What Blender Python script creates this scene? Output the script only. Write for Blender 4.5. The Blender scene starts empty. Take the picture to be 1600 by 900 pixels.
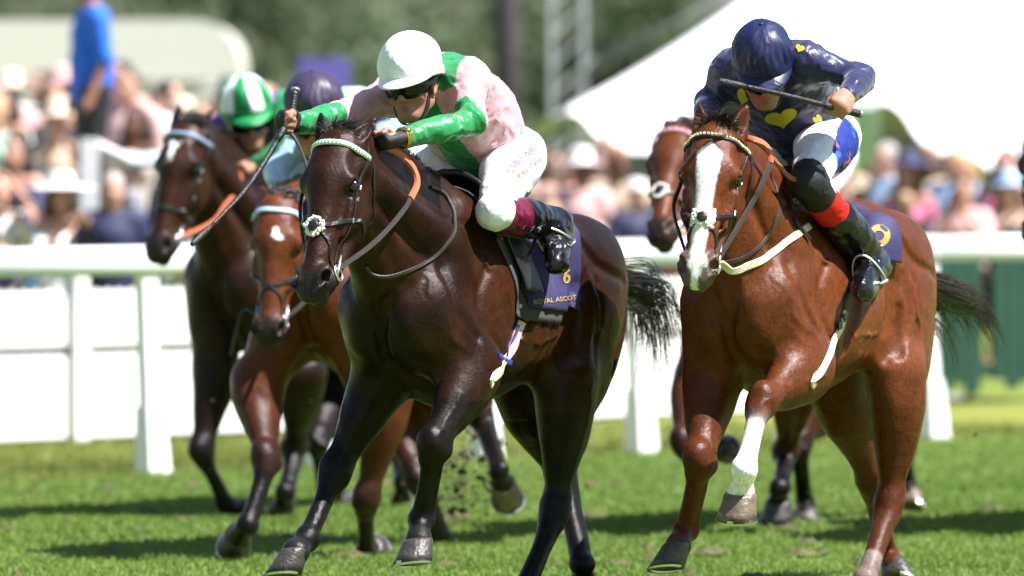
import bpy, math, random
import numpy as np
from mathutils import Vector, Matrix

# ------------------------------------------------------------------ camera, sky, sun, exposure
sc = bpy.context.scene
COL = sc.collection
R = math.radians
CAM = np.array((0.0, -30.0, 1.74))
FPX = 11550.0                                   # focal length in photograph pixels (1600 wide)
PITCH = math.atan((450 - 230) / FPX)            # horizon at row 230
cam_d = bpy.data.cameras.new('camera')
cam_d.sensor_width = 36.0
cam_d.lens = FPX * 36.0 / 1600.0
cam_d.clip_start = 1.0
cam_d.clip_end = 3000.0
cam_d.dof.use_dof = True
cam_d.dof.focus_distance = 27.0
cam_d.dof.aperture_fstop = 2.3
cam_d.dof.aperture_blades = 9
cam = bpy.data.objects.new('camera', cam_d)
COL.objects.link(cam)
cam.location = CAM
cam.rotation_euler = (R(90) - PITCH, 0, 0)
sc.camera = cam

SUN = np.array((0.58, -0.22, 1.0)); SUN /= np.linalg.norm(SUN)
sun_el = math.asin(SUN[2]); sun_az = math.atan2(SUN[0], SUN[1])
W = bpy.data.worlds.new('World'); sc.world = W
W.use_nodes = True
nt = W.node_tree
bg = nt.nodes['Background']
sky = nt.nodes.new('ShaderNodeTexSky')
sky.sky_type = 'NISHITA'; sky.sun_disc = False
sky.sun_elevation = sun_el; sky.sun_rotation = sun_az
sky.air_density = 1.2; sky.dust_density = 0.6; sky.ozone_density = 1.0
nt.links.new(sky.outputs[0], bg.inputs[0])
bg.inputs[1].default_value = 0.06
sl = bpy.data.lights.new('sun', 'SUN'); sl.energy = 5.0; sl.angle = R(0.5); sl.color = (1.0, 0.95, 0.945)
so = bpy.data.objects.new('sun', sl); COL.objects.link(so)
so.rotation_euler = Vector(SUN).to_track_quat('Z', 'Y').to_euler()
so.location = (20, -20, 40)
vs = sc.view_settings
vs.view_transform = 'Standard'; vs.look = 'None'; vs.exposure = 1.36; vs.gamma = 1.0
sc.render.resolution_x, sc.render.resolution_y = 1024, 576
sc.cycles.use_denoising = True
sc.cycles.max_bounces = 6
sc.cycles.diffuse_bounces = 3
sc.cycles.transparent_max_bounces = 8
sc.cycles.caustics_reflective = False; sc.cycles.caustics_refractive = False

# ------------------------------------------------------------------ maths helpers
def V(*a): return np.array(a if len(a) > 1 else a[0], dtype=np.float64)
def nrm(v):
    v = np.asarray(v, dtype=np.float64); n = np.linalg.norm(v)
    return v / n if n > 1e-12 else v
def lerp(a, b, t): return a + (b - a) * t
def ray(px, py):
    x = (px - 800) / FPX; y = -(py - 450) / FPX
    c, s = math.cos(PITCH), math.sin(PITCH)
    return V(x, c + y * s, -s + y * c)
def at(px, py, depth):
    """the world point seen at photograph pixel (px, py) that lies on the plane y = depth"""
    d = ray(px, py)
    return CAM + d * ((depth - CAM[1]) / d[1])
def on_ground(px, py, z=0.0):
    d = ray(px, py)
    return CAM + d * ((z - CAM[2]) / d[2])

def hash3(ix, iy, iz, seed):
    h = (ix * 374761393 + iy * 668265263 + iz * 2147483647 + seed * 1274126177) & 0xFFFFFFFF
    h = ((h ^ (h >> 13)) * 1274126177) & 0xFFFFFFFF
    h = (h ^ (h >> 16)) & 0xFFFF
    return h.astype(np.float32) / 32767.5 - 1.0
def vnoise(P, seed=0):
    """smooth value noise in -1..1 for an (N,3) array"""
    P = np.asarray(P, dtype=np.float64)
    f = np.floor(P); i = f.astype(np.int64); t = (P - f); t = t * t * (3 - 2 * t)
    out = 0
    for dx in (0, 1):
        wx = t[:, 0] if dx else 1 - t[:, 0]
        for dy in (0, 1):
            wy = t[:, 1] if dy else 1 - t[:, 1]
            for dz in (0, 1):
                wz = t[:, 2] if dz else 1 - t[:, 2]
                out = out + wx * wy * wz * hash3(i[:, 0] + dx, i[:, 1] + dy, i[:, 2] + dz, seed)
    return out
def sstep(a, b, x):
    t = np.clip((x - a) / (b - a), 0, 1); return t * t * (3 - 2 * t)

# ------------------------------------------------------------------ signed-distance modelling
class Body:
    """A list of soft-blended anatomical volumes, meshed as one continuous surface."""
    def __init__(self, base=(0.5, 0.5, 0.5)):
        self.ops = []; self.base = np.array(base, dtype=np.float32); self.disp = None; self.paint = None
    def _add(self, fn, lo, hi, k, mode, ca, cb, tf):
        if ca is not None:
            ca = np.array(ca, dtype=np.float32); cb = ca if cb is None else np.array(cb, dtype=np.float32)
        self.ops.append((fn, np.asarray(lo, dtype=np.float64), np.asarray(hi, dtype=np.float64), k, mode, ca, cb, tf))
        return self
    def limb(self, a, b, radii, k=0.03, mode='u', side=None, ratio=1.0, c=None, c2=None):
        a = V(a); b = V(b); ab = b - a; L2 = max(ab @ ab, 1e-9)
        radii = np.atleast_1d(np.array(radii, dtype=np.float64))
        if len(radii) == 1: radii = np.repeat(radii, 2)
        xs = np.linspace(0, 1, len(radii)); tt = np.linspace(0, 1, 33)
        if len(radii) > 2:                                    # smooth the profile
            idx = np.clip(np.searchsorted(xs, tt, side='right') - 1, 0, len(xs) - 2)
            u = (tt - xs[idx]) / (xs[idx + 1] - xs[idx])
            ext = np.concatenate([[2 * radii[0] - radii[1]], radii, [2 * radii[-1] - radii[-2]]])
            p0, p1, p2, p3 = ext[idx], ext[idx + 1], ext[idx + 2], ext[idx + 3]
            prof = 0.5 * (2 * p1 + (p2 - p0) * u + (2 * p0 - 5 * p1 + 4 * p2 - p3) * u ** 2 + (3 * p1 - p0 - 3 * p2 + p3) * u ** 3)
        else:
            prof = np.interp(tt, xs, radii)
        rm = prof.max() * max(1.0, ratio)
        sd = None if side is None else nrm(side)
        def tf(P):
            return np.clip(((P - a) @ ab) / L2, 0, 1)
        def fn(P):
            q = P - a
            if sd is not None:
                cc = q @ sd
                q = q + np.outer(cc * (1 / ratio - 1), sd)
            t = np.clip((q @ ab) / L2, 0, 1)
            d = np.sqrt(((q - np.outer(t, ab)) ** 2).sum(1)) - np.interp(t, tt, prof)
            return d * min(1.0, ratio) if sd is not None else d
        return self._add(fn, np.minimum(a, b) - rm, np.maximum(a, b) + rm, k, mode, c, c2, tf)
    def path(self, Q, rad, k=0.02, mode='s', c=None):
        """one continuous groove or cord along a polyline"""
        Q = np.asarray(Q); rad = np.asarray(rad); rm = rad.max()
        def fn(P):
            best = np.full(len(P), 9.0)
            for i in range(len(Q) - 1):
                ab = Q[i + 1] - Q[i]; q = P - Q[i]; t = np.clip((q @ ab) / max(ab @ ab, 1e-9), 0, 1)
                best = np.minimum(best, np.sqrt(((q - np.outer(t, ab)) ** 2).sum(1)) - (rad[i] + (rad[i + 1] - rad[i]) * t))
            return best
        return self._add(fn, Q.min(0) - rm, Q.max(0) + rm, k, mode, c, None, None)
    def ell(self, cen, rad, axes=None, k=0.03, mode='u', c=None):
        cen = V(cen); rad = V(rad); A = np.eye(3) if axes is None else np.array([nrm(x) for x in axes])
        rm = rad.max()
        def fn(P):
            q = (P - cen) @ A.T
            k0 = np.sqrt(((q / rad) ** 2).sum(1)); k1 = np.sqrt(((q / rad ** 2) ** 2).sum(1)) + 1e-9
            return k0 * (k0 - 1) / k1
        ext = np.sqrt((A.T ** 2) @ (rad ** 2))
        return self._add(fn, cen - ext, cen + ext, k, mode, c, None, None)
    def ball(self, cen, r, **kw): return self.ell(cen, (r, r, r), **kw)
    def custom(self, fn, lo, hi, k=0.03, mode='u', c=None): return self._add(fn, lo, hi, k, mode, c, None, None)
    def clip(self, point, normal, k=0.004):
        """cut away everything on the +normal side"""
        p = V(point); n = nrm(normal)
        self.ops.append((lambda P: (P - p) @ n, None, None, k, 'clip', None, None, None)); return self
    def d(self, P, pad=0.03, color=False, disp=True):
        P = np.asarray(P, dtype=np.float64)
        if len(P) < 6000: return self._d(P, pad, color, self.ops, disp)
        # large point sets are handled in spatial chunks, each with only the volumes that reach it
        cell = np.floor(P / 0.17).astype(np.int64); cell -= cell.min(0); n = cell.max(0) + 1
        key = (cell[:, 0] * n[1] + cell[:, 1]) * n[2] + cell[:, 2]
        order = np.argsort(key, kind='stable'); cuts = np.nonzero(np.diff(key[order]))[0] + 1
        D = np.empty(len(P)); C = np.empty((len(P), 3), dtype=np.float32) if color else None
        big = 1e9
        LO = np.array([o[1] - o[3] - pad if o[1] is not None else (-big,) * 3 for o in self.ops]); HI = np.array([o[2] + o[3] + pad if o[2] is not None else (big,) * 3 for o in self.ops])
        for idx in np.split(order, cuts):
            Q = P[idx]; a, b = Q.min(0), Q.max(0)
            use = np.nonzero(((LO < b) & (HI > a)).all(1))[0]
            r = self._d(Q, pad, color, [self.ops[i] for i in use], disp)
            if color: D[idx], C[idx] = r
            else: D[idx] = r
        return (D, C) if color else D
    def _d(self, P, pad, color, ops, disp):
        D = np.full(len(P), 1.0)
        C = np.repeat(self.base[None], len(P), 0) if color else None
        for fn, lo, hi, k, mode, ca, cb, tf in ops:
            if mode == 'clip':
                D = np.maximum(D, fn(P)); continue
            m = k + pad
            ok = np.nonzero(((P > lo - m) & (P < hi + m)).all(1))[0]
            if not len(ok): continue
            Q = P[ok]; b = fn(Q); a = D[ok]
            if mode == 'u':
                h = np.maximum(k - np.abs(a - b), 0) / max(k, 1e-6)
                D[ok] = np.minimum(a, b) - h * h * k * 0.25
                if color and ca is not None:
                    w = np.clip(0.5 + 0.5 * (a - b) / max(k, 1e-4), 0, 1); w = (w * w * (3 - 2 * w))[:, None].astype(np.float32)
                    cc = ca[None] if tf is None else ca[None] + (cb - ca)[None] * tf(Q)[:, None].astype(np.float32)
                    C[ok] = C[ok] * (1 - w) + cc * w
            elif mode == 's':
                nb = -b
                h = np.maximum(k - np.abs(a - nb), 0) / max(k, 1e-6)
                D[ok] = np.maximum(a, nb) + h * h * k * 0.25
                if color and ca is not None:
                    w = np.clip(0.5 - 0.5 * b / max(k, 1e-4), 0, 1)[:, None].astype(np.float32)
                    C[ok] = C[ok] * (1 - w) + ca[None] * w
        if self.disp is not None and disp:
            near = np.nonzero(np.abs(D) < pad + 0.05)[0]
            if len(near): D[near] += self.disp(P[near])
        return (D, C) if color else D
    def grad(self, P, e=0.003):
        G = np.zeros_like(P)
        for i in range(3):
            o = np.zeros(3); o[i] = e
            G[:, i] = self.d(P + o, disp=False) - self.d(P - o, disp=False)
        n = np.linalg.norm(G, axis=1, keepdims=True)
        return G / np.maximum(n, 1e-9)
    def project(self, P, off=0.0, it=5):
        """slide points onto the surface (plus an offset); returns points and normals"""
        P = np.array(P, dtype=np.float64)
        for _ in range(it):
            G = self.grad(P)
            dd = self.d(P, pad=0.3)
            P = P - G * np.clip(dd - off, -0.06, 0.06)[:, None]
        return P, self.grad(P)
    def mesh(self, name, h, material=None, parent=None, smooth=1, F=4):
        ops = [o for o in self.ops if o[4] == 'u']
        lo = np.min([o[1] for o in ops], 0) - 3 * h; hi = np.max([o[2] for o in ops], 0) + 3 * h
        H = h * F
        nb = np.ceil((hi - lo) / H).astype(int)
        g = np.stack(np.meshgrid(*[np.arange(n) for n in nb], indexing='ij'), -1).reshape(-1, 3)
        ctr = lo + (g + 0.5) * H
        Dc = self.d(ctr, pad=H * 1.6)
        blk = g[np.abs(Dc) < H * 1.25]
        nf = nb * F
        msk = np.zeros(tuple(nf + 1), dtype=bool)
        for b in blk:
            msk[b[0] * F:b[0] * F + F + 1, b[1] * F:b[1] * F + F + 1, b[2] * F:b[2] * F + F + 1] = True
        pts = np.argwhere(msk)
        val = np.full(tuple(nf + 1), np.nan, dtype=np.float32)
        val[msk] = self.d(lo + pts * h, pad=0.02).astype(np.float32)
        # cells
        cell = (blk[:, None, :] * F + np.stack(np.meshgrid(range(F), range(F), range(F), indexing='ij'), -1).reshape(1, -1, 3)).reshape(-1, 3)
        corner = np.array([(i, j, k) for i in (0, 1) for j in (0, 1) for k in (0, 1)])
        cv = np.stack([val[cell[:, 0] + o[0], cell[:, 1] + o[1], cell[:, 2] + o[2]] for o in corner], 1)
        ins = cv < 0
        act = ins.any(1) & ~ins.all(1)
        cell = cell[act]; cv = cv[act]; ins = ins[act]
        acc = np.zeros((len(cell), 3)); cnt = np.zeros(len(cell))
        for a in range(8):
            for b in range(a + 1, 8):
                if np.abs(corner[a] - corner[b]).sum() != 1: continue
                x = ins[:, a] != ins[:, b]
                t = cv[x, a] / (cv[x, a] - cv[x, b])
                acc[x] += corner[a] + (corner[b] - corner[a]) * t[:, None]; cnt[x] += 1
        verts = lo + (cell + acc / cnt[:, None]) * h
        index = np.full(tuple(nf), -1, dtype=np.int32)
        index[cell[:, 0], cell[:, 1], cell[:, 2]] = np.arange(len(cell))
        quads = []
        for ax in range(3):
            o1 = np.zeros(3, int); o1[(ax + 1) % 3] = 1
            o2 = np.zeros(3, int); o2[(ax + 2) % 3] = 1
            e = np.zeros(3, int); e[ax] = 1
            i0 = (cv[:, 0] < 0); i1 = (cv[:, int(e[0] * 4 + e[1] * 2 + e[2])] < 0)
            s = (i0 != i1) & (cell > 0).all(1)
            c = cell[s]; fl = i0[s]
            q = np.stack([index[tuple((c - o1 - o2).T)], index[tuple((c - o2).T)], index[tuple(c.T)], index[tuple((c - o1).T)]], 1)
            ok = (q >= 0).all(1); q = q[ok]; fl = fl[ok]
            q[~fl] = q[~fl][:, ::-1]
            quads.append(q)
        quads = np.concatenate(quads)
        for _ in range(smooth):                                # light relaxing of the lattice
            s = np.zeros_like(verts); n = np.zeros(len(verts))
            for a in range(4):
                for b in ((a + 1) % 4, (a + 3) % 4):
                    np.add.at(s, quads[:, a], verts[quads[:, b]]); np.add.at(n, quads[:, a], 1)
            verts = verts * 0.5 + 0.5 * s / np.maximum(n, 1)[:, None]
        _, C = self.d(verts, pad=0.02, color=True)
        if self.paint is not None: C = self.paint(verts, C)
        return mesh_obj(name, verts, quads, material, parent, col=C)

def tag(o, label=None, cat=None, group=None, kind=None):
    if label: o['label'] = label
    if cat: o['category'] = cat
    if group: o['group'] = group
    if kind: o['kind'] = kind
    return o
def empty(name, loc=(0, 0, 0), rz=0.0, parent=None):
    o = bpy.data.objects.new(name, None); COL.objects.link(o)
    o.location = loc; o.rotation_euler = (0, 0, rz); o.empty_display_size = 0.2
    if parent: o.parent = parent
    return o
def raw_mesh(name, verts, faces, col=None, smooth=True, uv=None):
    me = bpy.data.meshes.new(name)
    verts = np.asarray(verts, dtype=np.float32)
    if isinstance(faces, np.ndarray):
        n, k = faces.shape
        me.vertices.add(len(verts)); me.vertices.foreach_set('co', verts.ravel())
        me.loops.add(n * k); me.loops.foreach_set('vertex_index', faces.astype(np.int32).ravel())
        me.polygons.add(n); me.polygons.foreach_set('loop_start', np.arange(0, n * k, k, dtype=np.int32))
        me.polygons.foreach_set('loop_total', np.full(n, k, dtype=np.int32))
        me.update(calc_edges=True); me.validate()
    else:
        me.from_pydata([tuple(map(float, v)) for v in verts], [], faces)
    if smooth: me.polygons.foreach_set('use_smooth', np.ones(len(me.polygons), dtype=bool))
    if col is not None:
        at_ = me.color_attributes.new('Col', 'FLOAT_COLOR', 'POINT')
        c4 = np.ones((len(verts), 4), dtype=np.float32); c4[:, :3] = col
        at_.data.foreach_set('color', c4.ravel())
    me.update()
    return me
def mesh_obj(name, verts, faces, material=None, parent=None, col=None, smooth=True):
    me = raw_mesh(name, verts, faces, col, smooth)
    if material is not None: me.materials.append(material)
    o = bpy.data.objects.new(name, me); COL.objects.link(o)
    if parent is not None: o.parent = parent
    return o

# ------------------------------------------------------------------ little mesh builder
class MB:
    def __init__(self): self.v = []; self.f = []; self.c = []
    def add(self, vs, fs, c=None):
        n = len(self.v); self.v.extend([tuple(map(float, x)) for x in vs]); self.f.extend([tuple(i + n for i in f) for f in fs])
        self.c.extend([c or (0.5, 0.5, 0.5)] * len(vs)); return self
    def box(self, cen, size, M=None, c=None):
        cen = V(cen); s = V(size) / 2
        M = np.eye(3) if M is None else np.array(M)
        vs = [cen + M.T @ (s * V(x, y, z)) for x in (-1, 1) for y in (-1, 1) for z in (-1, 1)]
        return self.add(vs, [(0, 1, 3, 2), (4, 6, 7, 5), (0, 4, 5, 1), (2, 3, 7, 6), (0, 2, 6, 4), (1, 5, 7, 3)], c)
    def tube(self, pts, rad, n=8, c=None, cap=True, flat=1.0, up=None):
        pts = [V(p) for p in pts]; m = len(pts)
        rad = [rad] * m if np.isscalar(rad) else list(rad)
        vs = []; u = None
        for i, p in enumerate(pts):
            t = nrm(pts[min(i + 1, m - 1)] - pts[max(i - 1, 0)])
            if u is None:
                a = V(up) if up is not None else (V(0, 0, 1) if abs(t[2]) < 0.9 else V(1, 0, 0))
                u = nrm(a - t * (a @ t))
            else: u = nrm(u - t * (u @ t))
            w = np.cross(t, u)
            for k in range(n):
                an = 2 * math.pi * k / n
                vs.append(p + rad[i] * (math.cos(an) * w + math.sin(an) * u * flat))
        fs = [(i * n + k, i * n + (k + 1) % n, (i + 1) * n + (k + 1) % n, (i + 1) * n + k) for i in range(m - 1) for k in range(n)]
        if cap: fs += [tuple(range(n - 1, -1, -1)), tuple((m - 1) * n + k for k in range(n))]
        return self.add(vs, fs, c)
    def ribbon(self, pts, nor, w, th, c=None, cols=None, closed=False):
        """a strap of width w and thickness th along pts lying on surface normals nor"""
        pts = np.asarray(pts); m = len(pts); vs = []
        w = [w] * m if np.isscalar(w) else list(w)
        n0 = len(self.v)
        for i in range(m):
            if closed: t = nrm(pts[(i + 1) % m] - pts[i - 1])
            else: t = nrm(pts[min(i + 1, m - 1)] - pts[max(i - 1, 0)])
            n = nrm(V(nor[i]) - t * (V(nor[i]) @ t)); s = np.cross(t, n)
            p = pts[i]; a = w[i] / 2
            vs += [p + s * a, p + s * a * 0.75 + n * th, p - s * a * 0.75 + n * th, p - s * a]
        L = m if closed else m - 1
        fs = []
        for i in range(L):
            j = (i + 1) % m
            for k in range(4):
                l = (k + 1) % 4
                fs.append((i * 4 + k, j * 4 + k, j * 4 + l, i * 4 + l))
        if not closed: fs += [(0, 1, 2, 3), tuple((m - 1) * 4 + k for k in (3, 2, 1, 0))]
        self.add(vs, fs, c)
        if cols is not None:
            for i in range(m):
                for k in range(4): self.c[n0 + i * 4 + k] = tuple(cols[i])
        return self
    def ball(self, cen, r, c=None, n=10, m=7, M=None):
        cen = V(cen); r = V(r) if not np.isscalar(r) else V(r, r, r); M = np.eye(3) if M is None else np.array(M)
        vs = []
        for j in range(m + 1):
            th = math.pi * j / m
            for k in range(n):
                ph = 2 * math.pi * k / n
                vs.append(cen + M.T @ (r * V(math.sin(th) * math.cos(ph), math.sin(th) * math.sin(ph), math.cos(th))))
        fs = [(j * n + k, (j + 1) * n + k, (j + 1) * n + (k + 1) % n, j * n + (k + 1) % n) for j in range(m) for k in range(n)]
        return self.add(vs, fs, c)
    def build(self, name, material=None, parent=None, smooth=True, col=False):
        o = mesh_obj(name, self.v, self.f, material, parent, col=np.array(self.c) if col else None, smooth=smooth)
        return o
def spline(pts, n):
    """Catmull-Rom through the points, n samples"""
    P = np.array([V(p) for p in pts]); m = len(P)
    E = np.vstack([2 * P[0] - P[1], P, 2 * P[-1] - P[-2]])
    t = np.linspace(0, m - 1 - 1e-9, n); i = t.astype(int); u = (t - i)[:, None]
    p0, p1, p2, p3 = E[i], E[i + 1], E[i + 2], E[i + 3]
    return 0.5 * (2 * p1 + (p2 - p0) * u + (2 * p0 - 5 * p1 + 4 * p2 - p3) * u ** 2 + (3 * p1 - p0 - 3 * p2 + p3) * u ** 3)

def folds(amp, freq, seed, ax=None):
    """cloth creases: sharp soft-valleyed ridges, warped so they wander"""
    def f(P):
        w = np.stack([vnoise(P * 9, seed + i) for i in range(3)], 1) * .035
        Q = (P + w)
        if ax is not None: Q = Q + np.outer(Q @ nrm(ax), nrm(ax)) * (2.2)       # stretched across the axis
        n = vnoise(Q * freq, seed + 7); m = vnoise(Q * freq * 2.1, seed + 9)
        r = (1 - np.abs(n) * 2.0) * .65 + (1 - np.abs(m) * 2) * .35
        return -amp * r
    return f

def torus(mb, cen, axis, Rr, r, c=None, n=18):
    axis = nrm(axis); a = nrm(np.cross(axis, V(.3, .5, .8))); b = np.cross(axis, a)
    pts = [V(cen) + Rr * (math.cos(2 * math.pi * k / n) * a + math.sin(2 * math.pi * k / n) * b) for k in range(n + 1)]
    mb.tube(pts, r, 6, c, cap=False)

# ------------------------------------------------------------------ materials
def new_mat(name):
    m = bpy.data.materials.new(name); m.use_nodes = True
    return m, m.node_tree, m.node_tree.nodes['Principled BSDF']
def sock(bs, **kw):
    for k, v in kw.items():
        bs.inputs[k.replace('_', ' ')].default_value = v
def simple(name, color, rough=0.6, metal=0.0, spec=0.5, bump=0.0, bscale=200.0, vary=0.0, vscale=6.0, coat=0.0):
    m, t, b = new_mat(name)
    b.inputs['Base Color'].default_value = (*color, 1); b.inputs['Roughness'].default_value = rough
    b.inputs['Metallic'].default_value = metal; b.inputs['Specular IOR Level'].default_value = spec
    b.inputs['Coat Weight'].default_value = coat
    tc = t.nodes.new('ShaderNodeTexCoord')
    if vary:
        n = t.nodes.new('ShaderNodeTexNoise'); n.inputs['Scale'].default_value = vscale; n.inputs['Detail'].default_value = 5
        t.links.new(tc.outputs['Object'], n.inputs['Vector'])
        mx = t.nodes.new('ShaderNodeMix'); mx.data_type = 'RGBA'
        mx.inputs[6].default_value = (*[x * (1 - vary) for x in color], 1); mx.inputs[7].default_value = (*[min(1, x * (1 + vary)) for x in color], 1)
        t.links.new(n.outputs[0], mx.inputs[0]); t.links.new(mx.outputs[2], b.inputs['Base Color'])
    if bump:
        n = t.nodes.new('ShaderNodeTexNoise'); n.inputs['Scale'].default_value = bscale; n.inputs['Detail'].default_value = 4
        t.links.new(tc.outputs['Object'], n.inputs['Vector'])
        bp = t.nodes.new('ShaderNodeBump'); bp.inputs['Strength'].default_value = bump; bp.inputs['Distance'].default_value = 0.01
        t.links.new(n.outputs[0], bp.inputs['Height']); t.links.new(bp.outputs[0], b.inputs['Normal'])
    return m
def crease_bump(t, b, vec, layers):
    """chained bumps: (noise type, scale, strength, distance)"""
    prev = None
    for ty, scl, st, di in layers:
        n = t.nodes.new('ShaderNodeTexNoise'); n.noise_type = ty; n.inputs['Scale'].default_value = scl; n.inputs['Detail'].default_value = 3; n.inputs['Roughness'].default_value = .55
        if ty != 'FBM': n.inputs['Offset'].default_value = .9; n.inputs['Gain'].default_value = 1.2; n.normalize = True
        n.inputs['Distortion'].default_value = .35
        t.links.new(vec, n.inputs['Vector'])
        bp = t.nodes.new('ShaderNodeBump'); bp.inputs['Strength'].default_value = st; bp.inputs['Distance'].default_value = di
        t.links.new(n.outputs[0], bp.inputs['Height'])
        if prev is not None: t.links.new(prev, bp.inputs['Normal'])
        prev = bp.outputs[0]
    t.links.new(prev, b.inputs['Normal'])
def painted(name, rough=0.5, spec=0.5, bump=0.15, bscale=90.0, bdist=0.004, sheen=0.0, coat=0.0, stretch=(1, 1, 1), vary=0.15, vscale=9.0, metal=0.0, layers=None, rvar=0.0):
    """base colour from the per-vertex coat/cloth colour, broken up by noise"""
    m, t, b = new_mat(name)
    a = t.nodes.new('ShaderNodeAttribute'); a.attribute_name = 'Col'
    tc = t.nodes.new('ShaderNodeTexCoord')
    mp = t.nodes.new('ShaderNodeMapping'); mp.inputs['Scale'].default_value = stretch
    t.links.new(tc.outputs['Object'], mp.inputs['Vector'])
    n = t.nodes.new('ShaderNodeTexNoise'); n.inputs['Scale'].default_value = vscale; n.inputs['Detail'].default_value = 6; n.inputs['Roughness'].default_value = 0.65
    t.links.new(mp.outputs[0], n.inputs['Vector'])
    mr = t.nodes.new('ShaderNodeMapRange'); mr.inputs[1].default_value = 0.3; mr.inputs[2].default_value = 0.7
    mr.inputs[3].default_value = 1 - vary; mr.inputs[4].default_value = 1 + vary
    t.links.new(n.outputs[0], mr.inputs[0])
    mx = t.nodes.new('ShaderNodeMix'); mx.data_type = 'RGBA'; mx.blend_type = 'MULTIPLY'; mx.inputs[0].default_value = 1
    t.links.new(a.outputs['Color'], mx.inputs[6]); t.links.new(mr.outputs[0], mx.inputs[7])
    t.links.new(mx.outputs[2], b.inputs['Base Color'])
    if rvar:                                                                   # hair-fine mottling of the coat
        n4 = t.nodes.new('ShaderNodeTexNoise'); n4.inputs['Scale'].default_value = 110; n4.inputs['Detail'].default_value = 5; n4.inputs['Roughness'].default_value = .7
        mp4 = t.nodes.new('ShaderNodeMapping'); mp4.inputs['Scale'].default_value = (1, 1, .35); t.links.new(tc.outputs['Object'], mp4.inputs['Vector']); t.links.new(mp4.outputs[0], n4.inputs['Vector'])
        m4 = t.nodes.new('ShaderNodeMapRange'); m4.inputs[1].default_value = .3; m4.inputs[2].default_value = .7; m4.inputs[3].default_value = .66; m4.inputs[4].default_value = 1.34
        t.links.new(n4.outputs[0], m4.inputs[0])
        x4 = t.nodes.new('ShaderNodeMix'); x4.data_type = 'RGBA'; x4.blend_type = 'MULTIPLY'; x4.inputs[0].default_value = 1
        t.links.new(mx.outputs[2], x4.inputs[6]); t.links.new(m4.outputs[0], x4.inputs[7]); t.links.new(x4.outputs[2], b.inputs['Base Color'])
    b.inputs['Roughness'].default_value = rough; b.inputs['Specular IOR Level'].default_value = spec
    b.inputs['Sheen Weight'].default_value = sheen; b.inputs['Coat Weight'].default_value = coat; b.inputs['Coat Roughness'].default_value = 0.2
    b.inputs['Metallic'].default_value = metal
    if rvar:
        n3 = t.nodes.new('ShaderNodeTexNoise'); n3.inputs['Scale'].default_value = 7; n3.inputs['Detail'].default_value = 8; n3.inputs['Roughness'].default_value = .7
        t.links.new(tc.outputs['Object'], n3.inputs['Vector'])
        m3 = t.nodes.new('ShaderNodeMapRange'); m3.inputs[1].default_value = .32; m3.inputs[2].default_value = .68; m3.inputs[3].default_value = rough - rvar; m3.inputs[4].default_value = rough + rvar
        t.links.new(n3.outputs[0], m3.inputs[0]); t.links.new(m3.outputs[0], b.inputs['Roughness'])
    if layers: crease_bump(t, b, mp.outputs[0], layers)
    elif bump:
        n2 = t.nodes.new('ShaderNodeTexNoise'); n2.inputs['Scale'].default_value = bscale; n2.inputs['Detail'].default_value = 5
        t.links.new(mp.outputs[0], n2.inputs['Vector'])
        bp = t.nodes.new('ShaderNodeBump'); bp.inputs['Strength'].default_value = bump; bp.inputs['Distance'].default_value = bdist
        t.links.new(n2.outputs[0], bp.inputs['Height']); t.links.new(bp.outputs[0], b.inputs['Normal'])
    return m
# ------------------------------------------------------------------ materials shared by several things
M_COAT = {k: painted('coat_' + k, rough=.38, spec=.16, vary=.24, vscale=16, rvar=.14, layers=[('RIDGED_MULTIFRACTAL', 5.5, .13, .018), ('RIDGED_MULTIFRACTAL', 24, .13, .005), ('FBM', 85, .30, .004), ('FBM', 260, .35, .003)]) for k in ('dark', 'chestnut', 'bay', 'brown')}
M_EYE = simple('eye_dark', (.006, .004, .003), .04, spec=.8)
M_HOOF = painted_hoof = simple('hoof_horn', (.042, .036, .032), .42, bump=.5, bscale=70, vary=.7, vscale=34)
M_HOOF_PALE = simple('hoof_pale', (.13, .095, .062), .36, bump=.4, bscale=60, vary=.85, vscale=26)
M_STEEL = simple('steel', (.62, .61, .59), .36, metal=1.0, bump=.05)
M_LEATHER = simple('black_leather', (.013, .011, .010), .38, spec=.5, bump=.2, bscale=300)
M_LEATHER_BR = simple('brown_leather', (.030, .018, .012), .42, bump=.2, bscale=300)
M_HAIR = {'dark': simple('black_hair', (.012, .010, .009), .42, vary=.5, vscale=40), 'brown': None, 'bay': None, 'chestnut': simple('chestnut_hair', (.022, .011, .008), .45, vary=.7, vscale=30)}
M_HAIR['brown'] = M_HAIR['bay'] = M_HAIR['dark']
M_FLEECE = simple('white_fleece', (.78, .75, .68), .9, bump=.6, bscale=160)
M_BROW = painted('browband_cloth', rough=.45, bump=.1, vary=.1)
M_RUBBER = simple('orange_rubber', (.52, .13, .045), .6, bump=.5, bscale=260)
M_NAVY = simple('navy_cloth', (.022, .018, .085), .62, bump=.35, bscale=420, vary=.12, vscale=8)
M_PADGREY = simple('grey_pad', (.055, .055, .056), .75, bump=.4, bscale=160)
M_GOLD = simple('gold_print', (.42, .27, .055), .5)
M_WEB = simple('pale_girth_web', (.64, .58, .42), .6, bump=.3, bscale=220, vary=.12, vscale=30)
M_WEBWHITE = simple('white_web', (.68, .67, .55), .6, bump=.3, bscale=220)
M_BLUE = simple('blue_elastic', (.03, .05, .42), .5)

M_REIN = simple('rein_leather', (.030, .024, .022), .5, bump=.3, bscale=260)
M_MAROON = simple('maroon_cloth', (.13, .008, .03), .6)
M_PINKCORD = simple('pink_piping', (.60, .06, .22), .6)
M_RED = simple('red_print', (.22, .02, .04), .6)
M_YEL = simple('yellow_silk', (.62, .55, .015), .4, bump=.3, bscale=30)
M_WATCH = simple('gold_watch', (.75, .52, .16), .22, metal=1.0)
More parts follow.
